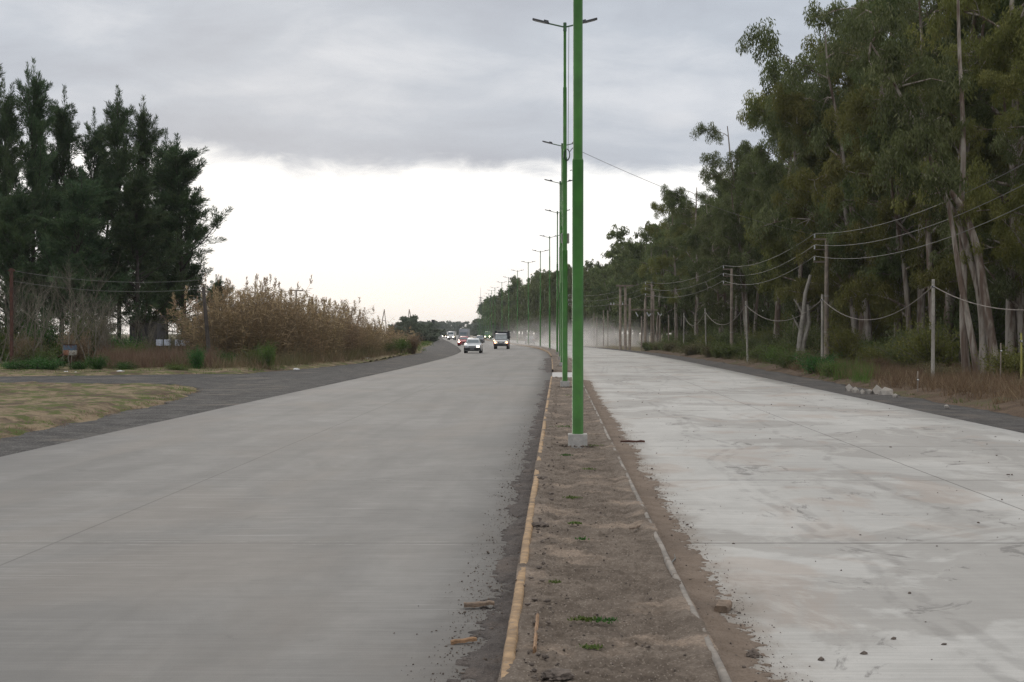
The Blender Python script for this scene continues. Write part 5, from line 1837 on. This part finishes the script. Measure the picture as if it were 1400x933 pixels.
# lattice mast over the far wood
an = empty('antenna_mast', (px(657, None, Y=620).x + 4, 620, 0))
an.location.x = px(657, None, Y=620).x
ha = px(657, 393, Y=620).z
mb = MB()
for sx_, sy_ in ((-1, -1), (1, -1), (0, 1)):
    mb.cyl((sx_ * 0.9, sy_ * 0.7, 0), (sx_ * 0.25, sy_ * 0.2, ha * 0.8), 0.09, 0.07, 6)
for k in range(12):
    z0_, z1_ = ha * 0.8 * k / 12, ha * 0.8 * (k + 1) / 12
    f0, f1 = 0.9 - 0.65 * k / 12, 0.9 - 0.65 * (k + 1) / 12
    mb.cyl((-f0, -f0 * .8, z0_), (f1, -f1 * .8, z1_), 0.05, 0.05, 5)
mb.build('lattice', M['lamp_grey'], an)
MB().cyl((0, 0, ha * 0.8 - 0.2), (0, 0, ha), 0.07, 0.04, 6).build('rod', M['lamp_grey'], an)
MB().box((0, 0, ha * 0.8), (1.6, 1.2, 0.15), 0.02).build('platform', M['lamp_grey'], an)
tag(an, 'thin lattice antenna mast rising at the left end of the far wood', 'antenna mast')


# ------------------------------------------------------------------ vehicles
def car_paint(name, col, rough=0.25):
    m, t, b = material(name)
    b.inputs['Base Color'].default_value = (*col, 1)
    b.inputs['Roughness'].default_value = rough
    b.inputs['Coat Weight'].default_value = 0.5
    return m


M['silver'] = car_paint('silver_paint', (0.52, 0.54, 0.56))
M['white_paint'] = car_paint('white_paint', (0.72, 0.72, 0.72))
M['red_paint'] = car_paint('red_paint', (0.40, 0.05, 0.05))
M['dark_paint'] = car_paint('dark_paint', (0.05, 0.055, 0.07))
M['grey_paint'] = car_paint('grey_paint', (0.20, 0.20, 0.21))
M['green_car'] = car_paint('green_truck_paint', (0.06, 0.22, 0.06))
M['glass'] = plain('windscreen', (0.10, 0.13, 0.15), 0.12, 0.1)
M['truck_glass_reflection'] = plain('windscreen_painted_reflection', (0.30, 0.33, 0.34), 0.15, 0.15)  # pale base colour stands in for the reflection on the glass
M['seat'] = plain('seat_cloth', (0.28, 0.27, 0.26), 0.9)
M['chrome'] = plain('chrome', (0.5, 0.5, 0.5), 0.2, 0.05, metal=0.9)
M['rim'] = plain('rim', (0.25, 0.25, 0.26), 0.4, 0.1, metal=0.6)
M['head_on'] = emitter('lit_headlight', (1.0, 0.90, 0.72), 9.0)
M['head_warm'] = emitter('lit_warm_headlight', (1.0, 0.55, 0.25), 7.0)
M['head_far'] = emitter('lit_far_headlight', (1.0, 0.86, 0.62), 14.0)
M['tail_on'] = emitter('lit_tail_light', (1.0, 0.12, 0.08), 6.0, (0.4, 0.02, 0.02))
M['plate'] = plain('plate', (0.16, 0.16, 0.17), 0.4, 0.05)
M['plate_white'] = plain('plate_white', (0.6, 0.6, 0.6), 0.4, 0.05)


def wheel(parent, x, y, r, wd=0.18):
    t_ = MB().cyl((x - wd / 2, y, r), (x + wd / 2, y, r), r, r, 24).build('wheel', M['rubber'], parent, smooth=True)
    sx_ = 1 if x > 0 else -1
    MB().cyl((x + sx_ * (wd / 2 - 0.01), y, r), (x + sx_ * (wd / 2 + 0.012), y, r), r * 0.62, r * 0.55, 16).build('rim', M['rim'], t_, smooth=True)


def section(y, wb, zb, wm, zm, wt, zt):
    """cross-section, six points a side, rounded at sill and shoulder"""
    right = [(wb - 0.05, y, zb), (wb, y, zb + 0.06), (wm, y, zm), (wt + (wm - wt) * 0.35, y, zt - 0.03), (wt - 0.05, y, zt)]
    left = [(-a, b2, c_) for a, b2, c_ in reversed(right)]
    return right + left


def hatchback(loc, rz, paint, label, L=3.9, W=1.62, Ht=1.42, lights='head_on', bumper='black', group=None, lit=(1, 1)):
    """nose points to -Y"""
    root = empty('car', loc, rz)
    w2 = W / 2
    y0 = -L / 2
    body = MB()
    st = [(y0, 0.78, .30, .86, .52, .80, .66), (y0 + .12, .90, .24, .96, .55, .90, .74), (y0 + .5, .94, .20, 1.0, .58, .94, .84), (y0 + 1.05, .95, .18, 1.0, .60, .95, .92),
          (y0 + 1.3, .95, .18, 1.0, .62, .96, .95), (0.4, .95, .18, 1.0, .62, .96, .96), (L / 2 - .5, .95, .20, 1.0, .62, .95, .97), (L / 2 - .1, .90, .26, .97, .62, .92, .95), (L / 2, .80, .34, .88, .60, .84, .88)]
    body.loft([section(y, a * w2, b2, c_ * w2, d, e_ * w2, f) for y, a, b2, c_, d, e_, f in st])
    body.build('body', paint, root, smooth=True)
    cab = MB()
    cs = [(y0 + 1.12, .80, .93, .76, .95), (y0 + 1.75, .88, .93, .68, Ht - 0.06), (y0 + 2.1, .90, .93, .68, Ht), (L / 2 - .75, .90, .93, .67, Ht - 0.02), (L / 2 - .35, .89, .93, .64, Ht - 0.14), (L / 2 - .08, .84, .93, .72, .96)]
    cab.loft([[(a * w2, y, z0), (c_ * w2, y, z1 - .03), ((c_ - .08) * w2, y, z1), (-(c_ - .08) * w2, y, z1), (-c_ * w2, y, z1 - .03), (-a * w2, y, z0)] for y, a, z0, c_, z1 in cs])
    cab.build('roof', paint, root, smooth=True)
    # windscreen and side glass, slightly proud of the cabin
    ws = MB()
    ya, yb = y0 + 1.15, y0 + 1.72
    ws.loft([[(-.72 * w2, ya - .01, .97), (.72 * w2, ya - .01, .97), (.72 * w2, ya + .02, .97), (-.72 * w2, ya + .02, .97)],
             [(-.62 * w2, yb - .045, Ht - .11), (.62 * w2, yb - .045, Ht - .11), (.62 * w2, yb - .005, Ht - .11), (-.62 * w2, yb - .005, Ht - .11)]])
    ws.build('windscreen', M['glass'], root)
    for sx_ in (-1, 1):
        sg = MB()
        sg.loft([[(sx_ * .905 * w2, y0 + 1.5, .98), (sx_ * .905 * w2, L / 2 - .45, .98), (sx_ * .86 * w2, L / 2 - .45, .98), (sx_ * .86 * w2, y0 + 1.5, .98)],
                 [(sx_ * .745 * w2, y0 + 1.95, Ht - .12), (sx_ * .745 * w2, L / 2 - .70, Ht - .12), (sx_ * .70 * w2, L / 2 - .70, Ht - .12), (sx_ * .70 * w2, y0 + 1.95, Ht - .12)]])
        sg.build('side_window', M['glass'], root)
        MB().box((sx_ * (w2 + .07), y0 + 1.42, .99), (.16, .09, .12), .03).build('mirror', M['black'], root)
        hl = MB().box((sx_ * .68 * w2, y0 + 0.03, .62), (.25, .07, .13), .03).build('headlight', M[lights] if lit[(sx_ + 1) // 2] else M['chrome'], root)
        MB().box((sx_ * .89 * w2, y0 + 0.10, .61), (.08, .12, .12), .03).build('indicator', M['plank_orange'], root)
    MB().box((0, y0 - 0.03, .40), (W * .96, .16, .24), .05).build('bumper', M[bumper] if bumper in M else paint, root)
    MB().box((0, y0 + .02, .61), (W * .42, .05, .10), .015).build('grille', M['black'], root)
    MB().box((0, y0 - 0.115, .40), (.40, .012, .13), .003).build('number_plate', M['plate'], root)
    MB().box((0, L / 2 - .01, .45), (W * .94, .12, .22), .04).build('rear_bumper', M[bumper] if bumper in M else paint, root)
    for sx_ in (-1, 1):
        MB().box((sx_ * .80 * w2, L / 2 - .02, .78), (.18, .06, .2), .02).build('tail_light', M['red_paint'], root)
        for yy_ in (y0 + .72, L / 2 - .70):
            wheel(root, sx_ * (w2 - .10), yy_, .29)
    return tag(root, label, 'car', group)


GRP_V = 'oncoming vehicles on the left carriageway'
v = px(646.5, 483.2)
hatchback((v.x, v.y + 1.9, 0), R(-2.0), M['silver'], 'silver hatchback with black bumper driving towards the camera, one headlight bright', lit=(0, 1), group=GRP_V)
v = px(634, 473.5)
hatchback((v.x, v.y + 2, 0), R(-3), M['red_paint'], 'red car half hidden behind the silver hatchback', lights='head_far', bumper='none', group=GRP_V, W=1.7)
v = px(656, 468.8)
hatchback((v.x, v.y + 2, 0), R(-3), M['dark_paint'], 'dark car partly behind the silver hatchback on the right', lights='chrome', bumper='none', group=GRP_V)


def pickup(loc, rz, label):
    root = empty('truck', loc, rz)
    W, w2, y0 = 1.72, .86, -2.2
    cab = MB()
    cab.loft([section(y, a * w2, b2, c_ * w2, d, e_ * w2, f) for y, a, b2, c_, d, e_, f in ((y0, .86, .42, .92, .7, .90, .98), (y0 + .10, .95, .36, 1.0, .7, .96, 1.06), (y0 + .45, .95, .34, 1.0, .7, .94, 1.14), (y0 + 1.5, .95, .34, 1.0, .7, .94, 1.16))])
    cab.build('cab', M['white_paint'], root, smooth=True)
    gh = MB()
    gh.loft([[(a * w2, y, 1.10), (c_ * w2, y, z1 - .04), ((c_ - .08) * w2, y, z1), (-(c_ - .08) * w2, y, z1), (-c_ * w2, y, z1 - .04), (-a * w2, y, 1.10)] for y, a, c_, z1 in ((y0 + .22, .88, .86, 1.14), (y0 + .55, .90, .80, 1.80), (y0 + .75, .90, .79, 1.86), (y0 + 1.5, .90, .79, 1.86))])
    gh.build('roof', M['dark_paint'], root, smooth=True)
    ws = MB()
    ws.loft([[(-.80 * w2, y0 + .215, 1.17), (.80 * w2, y0 + .215, 1.17), (.80 * w2, y0 + .26, 1.17), (-.80 * w2, y0 + .26, 1.17)],
             [(-.73 * w2, y0 + .50, 1.74), (.73 * w2, y0 + .50, 1.74), (.73 * w2, y0 + .55, 1.74), (-.73 * w2, y0 + .55, 1.74)]])
    ws.build('windscreen', M['truck_glass_reflection'], root)
    MB().box((0, y0 + .42, 1.77), (1.15, .03, .09), .01, rot=(R(-20), 0, 0)).build('sun_strip', M['chrome'], root)
    MB().box((0, y0 - 0.03, .50), (W * .98, .16, .22), .04).build('bumper', M['black'], root)
    MB().box((0, y0 - 0.02, .74), (.70, .06, .16), .02).build('grille', M['black'], root)
    MB().box((0, y0 - 0.06, .78), (.40, .012, .11), .003).build('number_plate', M['plate_white'], root)
    for sx_ in (-1, 1):
        MB().box((sx_ * .68, y0 - .06, .78), (.17, .05, .15), .03).build('headlight', M['head_warm'], root)
        MB().box((sx_ * .79, y0 + .02, 1.0), (.10, .08, .10), .02).build('indicator', M['head_warm'] if sx_ < 0 else M['plank_orange'], root)
        MB().box((sx_ * 1.02, y0 + .35, 1.42), (.14, .08, .26), .03).build('mirror', M['black'], root)
        sg = MB()
        sg.loft([[(sx_ * .915 * w2, y0 + .55, 1.17), (sx_ * .915 * w2, y0 + 1.3, 1.17), (sx_ * .87 * w2, y0 + 1.3, 1.17), (sx_ * .87 * w2, y0 + .55, 1.17)],
                 [(sx_ * .84 * w2, y0 + .72, 1.72), (sx_ * .84 * w2, y0 + 1.3, 1.72), (sx_ * .79 * w2, y0 + 1.3, 1.72), (sx_ * .79 * w2, y0 + .72, 1.72)]])
        sg.build('side_window', M['glass'], root)
        MB().box((sx_ * .74, y0 + .02, .62), (.27, .14, .50), .04).build('mudguard', M['red_paint'], root)
        for yy_ in (y0 + .62, 1.35):
            wheel(root, sx_ * .74, yy_, .33, .22)
    bed = MB()
    bed.box((0, .95, .72), (1.70, 2.9, .12), .02)
    bed.box((0, .95, .92), (1.64, 2.8, .3), .02)
    bed.build('cargo_bed', M['red_paint'], root)
    fr = MB()
    for sx_ in (-1, 1):
        for yy_ in (y0 + 1.62, .9, 2.3):
            fr.box((sx_ * .78, yy_, 1.45), (.11, .09, 1.42), .01)
        for z in (1.5, 2.0):
            fr.box((sx_ * .78, .75, z), (.06, 3.0, .06), .01)
    for z in (1.96, 2.02):
        fr.box((0, y0 + 1.62, z), (1.55, .07, .06), .01)
    fr.build('cargo_frame', M['black'], root)
    MB().box((0, y0 + 1.72, 1.55), (1.46, .05, .86), .02).build('headboard', M['dark_paint'], root)
    return tag(root, label, 'truck', GRP_V)


v = px(686, 477.6)
pickup((v.x, v.y + 2.2, 0), R(-2.5), 'small flatbed truck with dark cargo frame, headlights on, coming towards the camera')


def box_truck(loc, rz, label, paint, box_mat, lights, Ht=3.0, W=2.2, group=GRP_V, name='truck'):
    root = empty(name, loc, rz)
    w2 = W / 2
    cab = MB()
    cab.loft([section(y, a * w2, b2, c_ * w2, d, e_ * w2, f) for y, a, b2, c_, d, e_, f in ((-3.0, .88, .4, .95, 1.0, .9, 1.3), (-2.9, .95, .35, 1.0, 1.0, .93, 1.5), (-2.6, .95, .35, 1.0, 1.2, .88, 2.25), (-1.5, .95, .35, 1.0, 1.2, .88, 2.3))])
    cab.build('cab', paint, root, smooth=True)
    MB().box((0, -2.80, 1.78), (W * .78, .04, .62), .02, rot=(R(-18), 0, 0)).build('windscreen', M['glass'], root)
    MB().box((0, .8, (Ht + .75) / 2), (W, 4.4, Ht - .75), .04).build('cargo_box', box_mat, root)
    MB().box((0, -3.04, .5), (W * .95, .14, .22), .04).build('bumper', M['black'], root)
    for sx_ in (-1, 1):
        MB().box((sx_ * .75 * w2, -3.02, .85), (.28, .08, .2), .03).build('headlight', lights, root)
        for yy_ in (-2.1, 1.9):
            wheel(root, sx_ * (w2 - .14), yy_, .42, .26)
    return tag(root, label, 'truck', group)


v = px(634, 466.5, z=0)
box_truck((v.x, v.y + 3, 0), R(-3), 'grey box truck rising above the silver hatchback', M['grey_paint'], M['house'], M['chrome'], Ht=2.9)
v = px(617, 465.2)
box_truck((v.x, v.y + 3, 0), R(-3), 'white van with glaring headlights far down the left carriageway', M['white_paint'], M['white_paint'], M['head_far'], Ht=2.3, W=1.9)
v = px(667, 464.3)
box_truck((v.x, v.y + 3, 0), R(-3), 'green vehicle with yellow roof lamps beside the kerb behind the truck', M['green_car'], M['green_car'], M['head_far'], Ht=1.9, W=1.8)
for i, (x, y, lab) in enumerate(((607.5, 462.3, 'far car with glaring headlights left of the white van'), (603.5, 461.3, 'farthest car, a single glare at the edge of the gravel crest'), (612, 461.5, 'far car whose lights merge left of the white van'))):
    v = px(x, y)
    hatchback((v.x, v.y + 2, 0), R(-3), M['white_paint'], lab, lights='head_far', bumper='none', group=GRP_V)
v = px(703, None, Y=235)
hatchback((8.0 - 5.0, 235, 0), R(178), M['grey_paint'], 'car with red tail lights vanishing into the dust on the right carriageway', lights='chrome', bumper='none')

# ------------------------------------------------------------------ dust and haze
def volume_mat(name, col, dens, aniso=0.2):
    m = bpy.data.materials.new(name)
    m.use_nodes = True
    nt = m.node_tree
    nt.nodes.clear()
    t = NT(nt)
    pv = t.n('ShaderNodeVolumePrincipled', {'Color': (*col, 1), 'Anisotropy': aniso})
    t.put(pv.inputs['Density'], dens if not callable(dens) else dens(t))
    t.n('ShaderNodeOutputMaterial', {'Volume': pv.outputs[0]})
    return m


def dust_density(t):
    tc = t.n('ShaderNodeTexCoord').outputs['Object']
    sp = t.n('ShaderNodeSeparateXYZ', {0: tc})
    ln_ = t.n('ShaderNodeVectorMath', {0: tc}, operation='LENGTH').outputs['Value']
    fall = t.smooth(ln_, 1.0, 0.25)
    n = t.noise(t.scalev(tc, (3.0, 3.0, 2.0)), 1.0, 4, 0.6, 0.5)
    hgt = t.smooth(sp.outputs[2], 0.9, -0.1)
    return t.math('MULTIPLY', t.math('MULTIPLY', fall, hgt), t.math('MULTIPLY', t.smooth(n, 0.36, 0.70), 0.085))


M['dust'] = volume_mat('dust', (0.93, 0.90, 0.87), dust_density)
for i, (x, y, rx, ry, rz_, lab) in enumerate(((8.5, 195, 14, 44, 5.6, 'pale dust cloud drifting over the right carriageway'),)):
    bm = bmesh.new()
    bmesh.ops.create_icosphere(bm, subdivisions=3, radius=1.0)
    for vv in bm.verts:
        vv.co.z = max(vv.co.z, -0.02)
    me = bpy.data.meshes.new('dust_cloud')
    bm.to_mesh(me)
    bm.free()
    o = link('dust_cloud', me, M['dust'], loc=(x, y, 0.25))
    o.scale = (rx, ry, rz_)
    tag(o, lab, kind='stuff')

M['haze'] = volume_mat('haze', (0.90, 0.93, 0.97), 0.00012, 0.0)
hz_o = MB().box((0, 1150, 14.5), (4900, 3000, 31.4)).build('haze', M['haze'], None)
tag(hz_o, 'thin haze in the air over the road', kind='stuff')

print('far trees', n_far, 'objects', len(bpy.data.objects))
